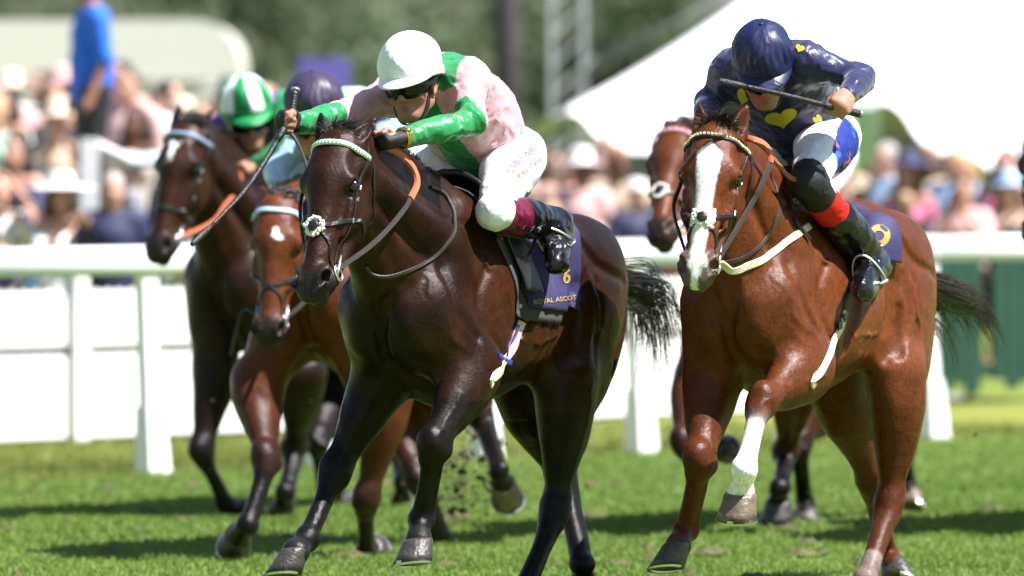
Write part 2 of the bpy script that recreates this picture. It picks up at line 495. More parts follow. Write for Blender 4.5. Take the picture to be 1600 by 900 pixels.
# ------------------------------------------------------------------ ground
def turf_material():
    m, t, b = new_mat('turf')
    geo = t.nodes.new('ShaderNodeNewGeometry')
    n1 = t.nodes.new('ShaderNodeTexNoise'); n1.inputs['Scale'].default_value = 1.1; n1.inputs['Detail'].default_value = 7
    n2 = t.nodes.new('ShaderNodeTexNoise'); n2.inputs['Scale'].default_value = 34; n2.inputs['Detail'].default_value = 4
    t.links.new(geo.outputs['Position'], n1.inputs['Vector']); t.links.new(geo.outputs['Position'], n2.inputs['Vector'])
    r1 = t.nodes.new('ShaderNodeValToRGB'); e = r1.color_ramp.elements
    e[0].position = .30; e[0].color = (.110, .180, .030, 1); e[1].position = .72; e[1].color = (.150, .222, .042, 1)
    t.links.new(n1.outputs[0], r1.inputs[0])
    mx = t.nodes.new('ShaderNodeMix'); mx.data_type = 'RGBA'; mx.blend_type = 'MULTIPLY'; mx.inputs[0].default_value = .55
    r2 = t.nodes.new('ShaderNodeValToRGB'); e = r2.color_ramp.elements
    e[0].position = .3; e[0].color = (.45, .5, .4, 1); e[1].position = .7; e[1].color = (1.15, 1.1, 1.2, 1)
    t.links.new(n2.outputs[0], r2.inputs[0]); t.links.new(r1.outputs[0], mx.inputs[6]); t.links.new(r2.outputs[0], mx.inputs[7])
    # the rougher, drier strip along the rail
    dt = t.nodes.new('ShaderNodeVectorMath'); dt.operation = 'DOT_PRODUCT'; dt.inputs[1].default_value = (-RAIL_D[1], RAIL_D[0], 0)
    t.links.new(geo.outputs['Position'], dt.inputs[0])
    ad = t.nodes.new('ShaderNodeMath'); ad.operation = 'MULTIPLY_ADD'; ad.inputs[1].default_value = .9; t.links.new(n1.outputs[0], ad.inputs[0]); t.links.new(dt.outputs['Value'], ad.inputs[2])
    mr = t.nodes.new('ShaderNodeMapRange'); mr.inputs[1].default_value = RAIL_OFF - .55 + .45; mr.inputs[2].default_value = RAIL_OFF + .5 + .45
    t.links.new(ad.outputs[0], mr.inputs[0])
    m2 = t.nodes.new('ShaderNodeMix'); m2.data_type = 'RGBA'; m2.inputs[7].default_value = (.20, .22, .040, 1)
    mr2 = t.nodes.new('ShaderNodeMapRange'); mr2.inputs[1].default_value = RAIL_OFF + 7; mr2.inputs[2].default_value = RAIL_OFF + 2.6; mr2.inputs[3].default_value = .25
    t.links.new(ad.outputs[0], mr2.inputs[0])
    mm = t.nodes.new('ShaderNodeMath'); mm.operation = 'MULTIPLY'; t.links.new(mr.outputs[0], mm.inputs[0]); t.links.new(mr2.outputs[0], mm.inputs[1])
    t.links.new(mm.outputs[0], m2.inputs[0]); t.links.new(mx.outputs[2], m2.inputs[6])
    t.links.new(m2.outputs[2], b.inputs['Base Color'])
    b.inputs['Roughness'].default_value = .85; b.inputs['Specular IOR Level'].default_value = .2
    bp = t.nodes.new('ShaderNodeBump'); bp.inputs['Strength'].default_value = .9; bp.inputs['Distance'].default_value = .03
    t.links.new(n2.outputs[0], bp.inputs['Height']); t.links.new(bp.outputs[0], b.inputs['Normal'])
    return m
RA, RB = on_ground(230, 740), on_ground(1450, 687)
RAIL_D = nrm(RB - RA); RAIL_N = V(-RAIL_D[1], RAIL_D[0], 0); RAIL_OFF = RA @ RAIL_N
TURF = turf_material()
gx = np.concatenate([np.linspace(-1500, -12, 12), np.linspace(-10, 10, 41), np.linspace(12, 1500, 12)]); gy = np.concatenate([np.linspace(-60, -6, 6), np.linspace(-5, 30, 71), np.linspace(34, 2500, 14)])
GV = np.array([(x, y, 0.0) for y in gy for x in gx]); nx = len(gx)
GV[:, 2] = np.where((np.abs(GV[:, 0]) < 9) & (GV[:, 1] > -4) & (GV[:, 1] < 26), vnoise(GV * .8, 2) * .012, 0)
GF = np.array([(j * nx + i, j * nx + i + 1, (j + 1) * nx + i + 1, (j + 1) * nx + i) for j in range(len(gy) - 1) for i in range(nx - 1)])
tag(mesh_obj('ground', GV, GF, TURF), kind='structure')

def grass():
    rng = np.random.default_rng(7)
    n = 285000
    y = -2.4 + 19.3 * rng.beta(1.05, 1.6, n); half = 2.5 + (y + 2) * .10
    x = rng.uniform(-1, 1, n) * (half + 1.2)
    P = np.stack([x, y, np.zeros(n)], 1)
    past = (P @ RAIL_N) - RAIL_OFF
    P[:, 2] = vnoise(P * .8, 2) * .012 - .002
    hgt = rng.uniform(.012, .030, n) * (1 + .14 * vnoise(P * 2.3, 5)) * np.where(past > -.2, 1.35, 1.0)
    worn = sstep(.45, .8, vnoise(P * V(.9, .5, 1), 21)); hgt = hgt * (1 - .3 * worn)
    an = rng.uniform(0, 2 * math.pi, n); w = rng.uniform(.0024, .0048, n) * np.where(y > 3, 1.5, 1.0)
    s = np.stack([np.cos(an), np.sin(an), np.zeros(n)], 1) * w[:, None]
    la = rng.uniform(0, 2 * math.pi, n); lean = np.stack([np.cos(la), np.sin(la), np.zeros(n)], 1) * (hgt * rng.uniform(.15, .9, n))[:, None]
    up = np.zeros((n, 3)); up[:, 2] = hgt
    VV = np.empty((n, 4, 3)); VV[:, 0] = P - s; VV[:, 1] = P + s; VV[:, 2] = P + s * .6 + up * .6 + lean * .4; VV[:, 3] = P + up + lean
    base = np.arange(n)[:, None] * 4
    F = np.concatenate([base + np.array([0, 1, 2]), base + np.array([0, 2, 3])])
    t = np.clip(.5 + .3 * vnoise(P * 1.6, 9) + rng.normal(0, .22, n), 0, 1)[:, None]
    C = lerp(np.array([.122, .208, .033]), np.array([.196, .290, .055]), t)
    dry = (rng.random(n) < .10 * worn) | (rng.random(n) < np.where(past > -.3, .45, .05)); dry = dry[:, None]
    C = np.where(dry, np.array([.22, .20, .06]) * rng.uniform(.7, 1.2, (n, 1)), C)
    C4 = np.repeat(C, 4, 0)
    m = painted('grass_blades', rough=.55, spec=.35, bump=0, vary=.1)
    t_ = m.node_tree; b = t_.nodes['Principled BSDF']; out = t_.nodes['Material Output']
    tr = t_.nodes.new('ShaderNodeBsdfTranslucent'); ms = t_.nodes.new('ShaderNodeMixShader'); ms.inputs[0].default_value = .4
    t_.links.new(b.inputs['Base Color'].links[0].from_socket, tr.inputs['Color']); t_.links.new(b.outputs[0], ms.inputs[1]); t_.links.new(tr.outputs[0], ms.inputs[2]); t_.links.new(ms.outputs[0], out.inputs['Surface'])
    tag(mesh_obj('grass', VV.reshape(-1, 3), F, m, col=C4, smooth=False), kind='stuff')
grass()

# ------------------------------------------------------------------ running rail
M_WHITE = simple('white_plastic', (.78, .78, .78), .38, bump=.08, bscale=60, vary=.10, vscale=5)
M_WHITEB = simple('white_boards', (.80, .80, .80), .5, bump=.1, bscale=50, vary=.05, vscale=5)
M_JOINT = simple('joint_grey', (.55, .56, .56), .45, vary=.1)
def running_rail():
    root = empty('running_rail', RA); tag(root, 'white plastic running rail on slim posts along the far edge of the turf', 'rail')
    L = np.linalg.norm(RB - RA) / 5; prof = [(-.052, 1.075), (-.060, 1.12), (-.050, 1.18), (-.022, 1.214), (.022, 1.214), (.050, 1.18), (.060, 1.12), (.052, 1.075), (.03, 1.062), (-.03, 1.062)]
    k = len(prof); sec = None; post = None
    for i in range(-9, 15, 2):
        if sec is None:
            vs = [RAIL_D * e * (2 * L - .006) + RAIL_N * a + V(0, 0, z) for e in (0, 1) for a, z in prof]
            fs = [(j, (j + 1) % k, k + (j + 1) % k, k + j) for j in range(k)] + [tuple(range(k))[::-1], tuple(range(k, 2 * k))]
            m = MB(); m.add(vs, fs); sec = m.build('rail_section', M_WHITE, root); o = sec
        else:
            o = sec.copy(); COL.objects.link(o); o.parent = root
        o.location = RAIL_D * L * i
        if i == -9:
            pj = [(a * 1.05, 1.138 + (z - 1.138) * 1.05) for a, z in prof]; vs = [RAIL_D * e * .09 - RAIL_D * .045 + RAIL_N * a + V(0, 0, z) for e in (0, 1) for a, z in pj]
            m = MB(); m.add(vs, fs); joint = m.build('rail_joint', M_JOINT, root); j_ = joint
        else: j_ = joint.copy(); COL.objects.link(j_); j_.parent = root
        j_.location = RAIL_D * L * i
    for i in range(-9, 15):
        if post is None:
            m = MB()
            pr = [(1.075, .060, .0), (.95, .055, .0), (.60, .048, -.01), (.30, .050, -.03)]
            for (z0, w0, o0), (z1, w1, o1) in zip(pr[:-1], pr[1:]):
                vs = [RAIL_D * sx * w + RAIL_N * (sy * .032 + of) + V(0, 0, z) for z, w, of in ((z0, w0, o0), (z1, w1, o1)) for sx, sy in ((-1, -1), (1, -1), (1, 1), (-1, 1))]
                m.add(vs, [(0, 1, 5, 4), (1, 2, 6, 5), (2, 3, 7, 6), (3, 0, 4, 7)])
            post = m.build('post', M_WHITE, root, smooth=False)
            m = MB(); vs = [RAIL_D * sx * w + RAIL_N * (sy * d_ + of) + V(0, 0, z) for z, w, d_, of in ((.36, .064, .045, -.024), (-.02, .082, .06, -.05)) for sx, sy in ((-1, -1), (1, -1), (1, 1), (-1, 1))]
            m.add(vs, [(0, 1, 5, 4), (1, 2, 6, 5), (2, 3, 7, 6), (3, 0, 4, 7), (3, 2, 1, 0)]); foot = m.build('post_foot', M_WHITE, post, smooth=False); o = post
        else:
            o = post.copy(); COL.objects.link(o); o.parent = root
            f = foot.copy(); COL.objects.link(f); f.parent = o
        o.location = RAIL_D * L * i
running_rail()

# ------------------------------------------------------------------ white picket fence behind it
FA, FB = on_ground(0, 697), on_ground(900, 660)
FD = nrm(FB - FA); FN = V(-FD[1], FD[0], 0)
def picket_fence():
    root = empty('picket_fence', FA); tag(root, 'white close boarded picket fence in front of the crowd', 'fence')
    lo = hi = None; pitch = .098
    for i in range(-34, 72):
        s = i * pitch
        if lo is None:
            m = MB(); w = .0475; t = .011
            def board(z0, z1, pt):
                vs = [FD * x + FN * y + V(0, 0, z) for y in (-t, t) for x, z in ((-w, z0), (w, z0), (w, z1), (0, z1 + pt), (-w, z1))]
                return vs, [(0, 1, 2, 3, 4), (9, 8, 7, 6, 5), (0, 5, 6, 1), (1, 6, 7, 2), (2, 7, 8, 3), (3, 8, 9, 4), (4, 9, 5, 0)]
            m.add(*board(.03, .500, .022)); lo = m.build('picket', M_WHITEB, root, smooth=False)
            m = MB(); m.add(*board(.575, .885, .022)); hi = m.build('upper_picket', M_WHITEB, root, smooth=False)
            a, b = lo, hi
        else:
            a = lo.copy(); b = hi.copy()
            for o in (a, b): COL.objects.link(o); o.parent = root
        a.location = FD * s; b.location = FD * s
    M = (FD, FN, V(0, 0, 1)); L = 106 * pitch; c0 = FD * (19 * pitch)
    for z in (.12, .40, .64, .83):
        m = MB(); m.box(c0 + FN * .036 + V(0, 0, z), (L, .045, .07), M); m.build('fence_rail', M_WHITEB, root, smooth=False)
    m = MB(); m.box(c0 + FN * .030 + V(0, 0, .535), (L, .012, .13), M); m.build('backing_board', simple('gap_shade_board', (.50, .50, .50), .7), root, smooth=False)  # grey puts the shade of the gap between the pickets into the colour
    post = None
    p0 = on_ground(137, 693); s0 = (p0 - FA) @ FD
    for i in range(-2, 4):
        if post is None:
            m = MB(); m.box(V(0, 0, .50) - FN * .045, (.105, .06, 1.0), M); post = m.build('fence_post', M_WHITEB, root, smooth=False)
            m = MB(); m.box(V(0, 0, 1.012) - FN * .045, (.135, .09, .024), M); cap_ = m.build('post_cap', M_WHITEB, post, smooth=False); o = post
        else:
            o = post.copy(); COL.objects.link(o); o.parent = root; c = cap_.copy(); COL.objects.link(c); c.parent = o
        o.location = FD * (s0 + i * 2.2)
picket_fence()

# ------------------------------------------------------------------ green gate panels beyond the end of the fence
def green_gate():
    M_G = simple('green_paint', (.005, .045, .026), .6, bump=.2, vary=.5, vscale=5)
    p = FA + FD * (72.6 * .098) + FN * .35
    root = empty('green_gate', p); tag(root, 'dark green boarded gate standing past the right end of the white fence', 'gate')
    M = (FD, FN, V(0, 0, 1)); o0 = None
    for i in range(22):
        if i in (5, 9, 10, 16): continue
        if o0 is None:
            m = MB(); m.box(V(0, 0, .62), (.13, .025, 1.0), M); o0 = m.build('board', M_G, root, smooth=False); o = o0
        else: o = o0.copy(); COL.objects.link(o); o.parent = root
        o.location = FD * (.15 + i * .145) + V(0, 0, (i * 37 % 5) * .022 - .05)
    for z in (.22, 1.0):
        m = MB(); m.box(FD * 1.65 + FN * .03 + V(0, 0, z), (3.3, .04, .09), M); m.build('gate_rail', M_G, root, smooth=False)
    for k in (0, 1.65, 3.3):
        m = MB(); m.box(FD * k + FN * .06 + V(0, 0, .6), (.09, .09, 1.25), M); m.build('gate_post', M_G, root, smooth=False)
    q = on_ground(1497, 628)
    t = empty('wheel', q); tag(t, 'pale spoked wheel leaning by the foot of the green gate', 'wheel')
    m = MB(); torus(m, V(0, 0, .17), V(.2, 1, .0), .15, .022); m.build('tyre', simple('pale_rubber', (.5, .5, .48), .6), t)
    m = MB()
    for k in range(6):
        a = math.pi * k / 6; m.tube([V(math.cos(a) * .14, 0, .17 + math.sin(a) * .14), V(-math.cos(a) * .14, 0, .17 - math.sin(a) * .14)], .006, 5)
    m.build('spokes', M_WHITE, t)
green_gate()

# ------------------------------------------------------------------ terrace steps under the left part of the crowd
M_CONC = simple('concrete', (.32, .31, .29), .85, bump=.3, bscale=20, vary=.15, vscale=2)
STEPS = []
for k in range(3):
    y0 = 20.6 + k * 2.0; z = .20 * (k + 1); x1 = -1.65 - .09 * k
    STEPS.append((y0, z, x1))
    m = MB(); m.box(((-12 + x1) / 2, y0 + (40 - y0) / 2 , z - .10 - .001 * k), (x1 + 12, 40 - y0, .20)); tag(m.build('terrace_step', M_CONC, smooth=False), kind='structure')
def step_height(x, y):
    z = 0
    for y0, zz, x1 in STEPS:
        if y > y0 and x < x1: z = zz
    return z
def handrail():
    a = at(140, 300, 19.6); zt = at(140, 216, 19.6)[2]
    root = empty('stair_handrail', (a[0], 19.6, 0)); tag(root, 'white painted stair handrail below the man in the blue shirt', 'handrail')
    MB().box((0, 0, zt / 2), (.115, .115, zt)).build('newel_post', M_WHITE, root, smooth=False)
    b = at(200, 254, 20.4); e = at(262, 246, 21.2)
    P0 = V(.03, 0, zt - .05); P1 = b - V(a[0], 19.6, 0); P2 = e - V(a[0], 19.6, 0)
    MB().tube([P0, P1], .055, 4).build('sloping_rail', M_WHITE, root, smooth=False)
    MB().tube([P1, P2], .05, 4).build('level_rail', simple('pale_blue_paint', (.45, .55, .66), .5), root, smooth=False)
    MB().box((P2[0], P2[1], P2[2] / 2), (.09, .09, P2[2])).build('end_post', M_WHITE, root, smooth=False)
handrail()

# ------------------------------------------------------------------ things far behind the crowd
def trailer():
    y = 46.0; a = at(-260, 0, y)[0]; b = at(381, 0, y)[0]; z1 = at(0, 34, y)[2]; z0 = .55
    root = empty('trailer', ((a + b) / 2, y, 0)); tag(root, 'long cream trailer with a rounded end beyond the left of the crowd', 'trailer')
    w = (b - a) / 2; prof = []
    for cx, cz, a0 in ((w - .45, z1 - .45, 0), (-w + .45, z1 - .45, 90)):
        for k in range(7): an = R(a0 + 15 * k); prof.append((cx + .45 * math.cos(an), cz + .45 * math.sin(an)))
    prof += [(-w, z0), (w, z0)]; n = len(prof)
    vs = [(x, d, z) for d in (-1.2, 1.2) for x, z in prof]
    m = MB(); m.add(vs, [tuple(range(n))[::-1], tuple(range(n, 2 * n))] + [(i, (i + 1) % n, n + (i + 1) % n, n + i) for i in range(n)])
    M_CREAM = simple('cream_panel', (.68, .66, .58), .45, bump=.05, vary=.04)
    m.build('body', M_CREAM, root, smooth=False)
    for k, z in enumerate((z1 - .62, z1 - 1.15)):
        MB().box((0, -1.215, z), (2 * w - .7, .03, .06)).build('trim_strip', simple('cream_trim', (.40, .38, .33), .5), root, smooth=False)
    for x in (-w * .6, w * .6):
        m = MB(); torus(m, V(x, -1.05, .42), V(0, 1, 0), .30, .12); wh = m.build('tyre', M_LEATHER, root)
        MB().tube([(x, -1.15, .42), (x, -.95, .42)], .2, 14).build('hub', M_STEEL, wh)
trailer()

def marquee():
    y0 = 40.0
    M_T = simple('tent_fabric', (.82, .82, .82), .6, bump=.1, bscale=3, vary=.02)
    b = M_T.node_tree.nodes['Principled BSDF']; b.inputs['Transmission Weight'].default_value = 0
    edge = [(786, 250), (806, 226), (838, 196), (866, 181), (890, 176), (912, 186), (934, 212), (960, 233), (1010, 238), (1080, 240), (1160, 241), (1240, 243), (1292, 246), (1318, 222), (1345, 182), (1380, 160), (1410, 176), (1436, 215), (1470, 238), (1520, 245), (1545, 262), (1568, 276), (1588, 258), (1612, 205), (1650, 175), (1700, 200), (1740, 238), (1820, 245), (1900, 250)]
    P = spline([at(px, py, y0) for px, py in edge], 110)
    P[:, 1] += np.linspace(0, 6, 110) * 0 
    apex = [at(1310, -115, y0 + 7), at(1800, -110, y0 + 7)]
    root = empty('marquee', (apex[0][0], y0 + 7, 0)); tag(root, 'large white high peaked marquee filling the top right behind the crowd', 'tent')
    o = V(apex[0][0], y0 + 7, 0)
    vs = []; nv = 18
    for i in range(110):
        t = i / 109; a = lerp(apex[0], apex[1], sstep(.45, 1, t))
        for k in range(nv):
            v = k / (nv - 1); p = lerp(P[i], a, v)
            p = p - V(0, 0, .13 * math.sin(math.pi * v)); vs.append(p - o)
    fs = [(i * nv + k, (i + 1) * nv + k, (i + 1) * nv + k + 1, i * nv + k + 1) for i in range(109) for k in range(nv - 1)]
    n0 = len(vs)
    m = MB(); m.add(vs, fs); m.build('front_roof', M_T, root)
    vs2 = [V(p[0], 2 * 7 - 0 - p[1] * 1.0 - 14 + 0, p[2]) for p in vs]
    vs2 = [V(p[0], -p[1], p[2]) for p in vs]
    m = MB(); m.add(vs2, [tuple(reversed(f)) for f in fs]); m.build('rear_roof', M_T, root)
    xb0, xb1 = at(960, 0, y0 + 12)[0] - o[0], at(1960, 0, y0 + 12)[0] - o[0]
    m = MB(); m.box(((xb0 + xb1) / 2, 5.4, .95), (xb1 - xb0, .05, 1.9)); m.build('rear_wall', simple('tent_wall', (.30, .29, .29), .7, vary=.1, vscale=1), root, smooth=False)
    for px in (948, 1294, 1568):
        q = at(px, 236 if px < 1500 else 272, y0) - o
        m = MB(); m.tube([V(q[0], q[1] + .02, 0), V(q[0], q[1] + .02, q[2])], .05, 8); m.build('tent_pole', M_WHITE, root)
    for k in range(4):
        a = at(1150 + 14 * k, -22 + 2 * k, y0 - 1) ; b_ = at(905 + 8 * k, 128 - 14 * k, y0 - 1)
        r = empty('guy_rope', b_); tag(r, ['uppermost', 'second', 'third', 'lowest'][k] + ' of four grey guy ropes running down beside the left slope of the marquee', 'rope', 'guy ropes of the marquee')
        MB().tube([V(0, 0, 0), (a - b_) * 1.3], .016, 5).build('rope', simple('grey_rope', (.22, .22, .22), .8), r)
        MB().tube([V(0, 0, 0), at(820, 262, y0 - 1) - b_ + V(0, 0, -.2)], .014, 5).build('rope_tail', simple('grey_rope_tail', (.22, .22, .22), .8), r)
marquee()

def lattice_mast():
    y = 44.0; c = at(888, 230, y); w = .16
    root = empty('lattice_mast', (c[0], y, 0)); tag(root, 'pale grey lattice mast rising beside the marquee', 'mast')
    M_M = simple('galvanised', (.50, .51, .52), .45, metal=.3, vary=.1)
    for sx in (-1, 1):
        for sy in (-1, 1): MB().box((sx * w, sy * w, 4.0), (.055, .055, 8.0)).build('mast_leg', M_M, root, smooth=False)
    n = 26; d0 = {}
    for k in range(n):
        z = .15 + k * .30
        for q, (ax, s) in enumerate((('x', -1), ('x', 1), ('y', -1), ('y', 1))):
            if q not in d0:
                e = (-w, w); p = [V(e[0], s * w, 0), V(e[1], s * w, .30)] if ax == 'x' else [V(s * w, e[0], 0), V(s * w, e[1], .30)]
                m = MB(); m.tube(p, .018, 4); o = m.build('brace', M_M, root, smooth=False); d0[q] = o
            else: o = d0[q].copy(); COL.objects.link(o); o.parent = root
            o.location = (0, 0, z)
lattice_mast()
def dark_mast():
    y = 52.0; c = at(791, 230, y)
    root = empty('wooden_pole', (c[0], y, 0)); tag(root, 'thick dark brown pole standing left of the lattice mast', 'pole')
    m = MB(); m.tube([(0, 0, -.1), (0, 0, 3), (.01, 0, 9)], [.15, .145, .13], 14); m.build('shaft', simple('dark_wood', (.045, .036, .042), .8, bump=.4, bscale=12, vary=.3), root)
    m = MB(); m.box((0, 0, 7.2), (1.6, .1, .12)); m.build('cross_arm', simple('dark_wood_arm', (.045, .036, .04), .8), root, smooth=False)
dark_mast()
def boards():
    p = at(507, 232, 44.0); z0 = at(507, 152, 44)[2]; z1 = at(507, 92, 44)[2]
    r = empty('sign_board', (p[0], 44, 0)); tag(r, 'plain violet sign board on two legs beyond the crowd', 'sign')
    MB().box((0, 0, (z0 + z1) / 2), (.50, .05, z1 - z0)).build('panel', simple('violet_panel', (.13, .10, .42), .5), r, smooth=False)
    for x in (-.2, .2): MB().box((x, .04, z0 / 2 + .1), (.05, .05, z0 + .2)).build('leg', simple('sign_leg', (.2, .2, .2), .5), r, smooth=False)
    p = at(1338, 232, 36.0); r = empty('banner', (p[0], 36, 0)); tag(r, 'pale green banner hanging between the marquee openings', 'banner')
    vs = [(x, .04 * math.sin(x * 14 + z), z) for z in np.linspace(.7, at(0, 168, 36)[2], 12) for x in np.linspace(-.20, .20, 9)]
    m = MB(); m.add(vs, [(j * 9 + i, j * 9 + i + 1, (j + 1) * 9 + i + 1, (j + 1) * 9 + i) for j in range(11) for i in range(8)]); m.build('cloth', simple('pale_green_cloth', (.42, .60, .30), .7), r)
    MB().tube([(-.22, .06, 0), (-.22, .06, at(0, 168, 36)[2] + .1)], .02, 6).build('pole', M_WHITE, r)
boards()

# ------------------------------------------------------------------ trees beyond
M_LEAF = painted('leaves', rough=.6, spec=.25, bump=0, vary=.25, vscale=.6)
_t = M_LEAF.node_tree; _b = _t.nodes['Principled BSDF']; _tr = _t.nodes.new('ShaderNodeBsdfTranslucent'); _ms = _t.nodes.new('ShaderNodeMixShader'); _ms.inputs[0].default_value = .45
_t.links.new(_b.inputs['Base Color'].links[0].from_socket, _tr.inputs['Color']); _t.links.new(_b.outputs[0], _ms.inputs[1]); _t.links.new(_tr.outputs[0], _ms.inputs[2]); _t.links.new(_ms.outputs[0], _t.nodes['Material Output'].inputs['Surface'])
M_BARK = simple('bark', (.07, .055, .045), .9, bump=.5, bscale=20)
def tree_mesh(seed, tint):
    rng = np.random.default_rng(seed)
    cl = []
    for i in range(34):
        an = rng.uniform(0, 2 * math.pi); z = rng.uniform(.12, 1.0); rr = (math.sin(math.pi * min(1, z * .85 + .12)) ** .6) * rng.uniform(.25, 1.0)
        cl.append((rr * math.cos(an) * .62, rr * math.sin(an) * .62, z, rng.uniform(.10, .22), rng.uniform(.65, 1.25)))
    VV = []; C = []
    for cx, cy, cz, r, br in cl:
        n = 150; d = rng.normal(0, 1, (n, 3)); d /= np.linalg.norm(d, axis=1, keepdims=True)
        p = V(cx, cy, cz) + d * r * rng.uniform(.55, 1.05, (n, 1)) * V(1, 1, .75)
        nr = d + rng.normal(0, .5, (n, 3)); nr /= np.linalg.norm(nr, axis=1, keepdims=True)
        a = np.cross(nr, rng.normal(0, 1, (n, 3))); a /= np.linalg.norm(a, axis=1, keepdims=True); b = np.cross(nr, a)
        s = rng.uniform(.018, .036, (n, 1))
        VV.append(np.stack([p - a * s, p - b * s * .6, p + a * s, p + b * s * .6], 1).reshape(-1, 3))
        C.append(np.repeat(np.clip(np.array(tint) * br * rng.uniform(.75, 1.3, (n, 1)), 0, .4), 4, 0))
    VV = np.concatenate(VV); F = np.arange(len(VV)).reshape(-1, 4)
    crown = raw_mesh('crown', VV, F, np.concatenate(C), smooth=False); crown.materials.append(M_LEAF)
    m = MB(); m.tube([(0, 0, 0), (.01, 0, .2), (0, .01, .55), (.02, 0, .8)], [.035, .028, .02, .008], 8)
    for k in range(6):
        an = k * 1.1; m.tube([(0, 0, .18 + .06 * k), (.18 * math.cos(an), .18 * math.sin(an), .36 + .07 * k), (.34 * math.cos(an), .34 * math.sin(an), .46 + .07 * k)], [.014, .009, .004], 6)
    tr = raw_mesh('trunk', m.v, m.f); tr.materials.append(M_BARK)
    return crown, tr
def trees():
    kinds = [tree_mesh(1, (.120, .172, .105)), tree_mesh(2, (.150, .195, .112)), tree_mesh(3, (.115, .165, .130)), tree_mesh(4, (.155, .185, .110))]  # leaf tints paled and blued: distance haze put into the colour
    names = ['dark green broad tree', 'fresh green rounded tree', 'deep bluish green tree', 'yellowish green bushy tree']
    rng = np.random.default_rng(12)
    spots = [(30, 150, 6.0, 0), (120, 170, 7.5, 2), (240, 130, 4.9, 1), (330, 190, 7.4, 3), (400, 110, 5.6, 3), (460, 150, 8.2, 0), (540, 120, 6.6, 3), (600, 170, 8.8, 1), (655, 200, 6.2, 2), (705, 125, 4.6, 3), (760, 150, 7.2, 0), (830, 130, 6.6, 1), (880, 190, 8.6, 2), (950, 140, 6.0, 0), (1010, 125, 5.2, 1), (1075, 165, 8.0, 0), (1140, 180, 9.0, 2), (-60, 130, 7.0, 1), (180, 230, 6.6, 0), (500, 240, 8.0, 2), (720, 250, 6.4, 0), (920, 245, 6.8, 2), (300, 260, 6.5, 2), (1040, 240, 10.0, 2), (1500, 200, 10, 0), (1650, 180, 9, 1), (-200, 170, 9, 0), (1750, 220, 10, 2), (90, 100, 4.2, 3), (580, 95, 3.9, 1)]
    for i, (px, y, hgt, k) in enumerate(spots):
        p = at(px, 230, y); r = empty('tree', (p[0], y, -.1), rng.uniform(0, 6)); r.scale = (hgt * rng.uniform(.9, 1.25), hgt * rng.uniform(.9, 1.2), hgt)
        where = next(w for lim, w in ((-100, 'well left of the trailer'), (0, 'at the left end of the trailer'), (70, 'left of the man in blue'), (150, 'right behind the man in blue'), (260, 'over the middle of the trailer'), (350, 'over the rounded trailer end'), (420, 'above the striped cap'), (480, 'just left of the violet sign'), (520, 'above the violet sign'), (570, 'right of the violet sign'), (640, 'above the white cap'), (690, 'just right of the white cap'), (735, 'above the pink shoulder'), (775, 'just left of the dark pole'), (840, 'between pole and lattice mast'), (900, 'behind the lattice mast'), (980, 'just right of the lattice mast'), (1030, 'above the guy ropes'), (1060, 'beside the marquee slope'), (1100, 'touching the marquee slope'), (1300, 'behind the marquee peak'), (1600, 'behind the right of the marquee'), (9999, 'beyond the right edge')) if px < lim)
        where = ('tall and far ' if hgt > 8 else '') + where
        tag(r, names[k] + ' ' + where, 'tree', 'distant trees beyond the racecourse')
        for nme, me in (('crown', kinds[k][0]), ('trunk', kinds[k][1])):
            o = bpy.data.objects.new(nme, me); COL.objects.link(o); o.parent = r
    # the far wood that closes the view
    rng = np.random.default_rng(5); n = 9000
    x = rng.uniform(-60, 60, n); y = rng.uniform(300, 340, n); top = 7.0 + 1.9 * vnoise(np.stack([x * .16, y * 0, y * 0], 1), 4) + 1.0 * vnoise(np.stack([x * .5, y * 0, y * 0], 1), 6)
    z = rng.uniform(0, 1, n) ** .7 * top
    p = np.stack([x, y, z], 1); a = rng.normal(0, 1, (n, 3)); a /= np.linalg.norm(a, axis=1, keepdims=True); b = np.cross(a, rng.normal(0, 1, (n, 3))); b /= np.linalg.norm(b, axis=1, keepdims=True)
    s = rng.uniform(.35, .8, (n, 1)); VV = np.stack([p - a * s, p - b * s, p + a * s, p + b * s], 1).reshape(-1, 3)
    C = np.repeat(lerp(np.array([.105, .155, .125]), np.array([.145, .185, .135]), rng.random((n, 1))), 4, 0)  # same haze painted into the wood: paler, bluer leaf colours
    tag(mesh_obj('woods', VV, np.arange(4 * n).reshape(-1, 4), M_LEAF, col=C, smooth=False), kind='stuff')
trees()
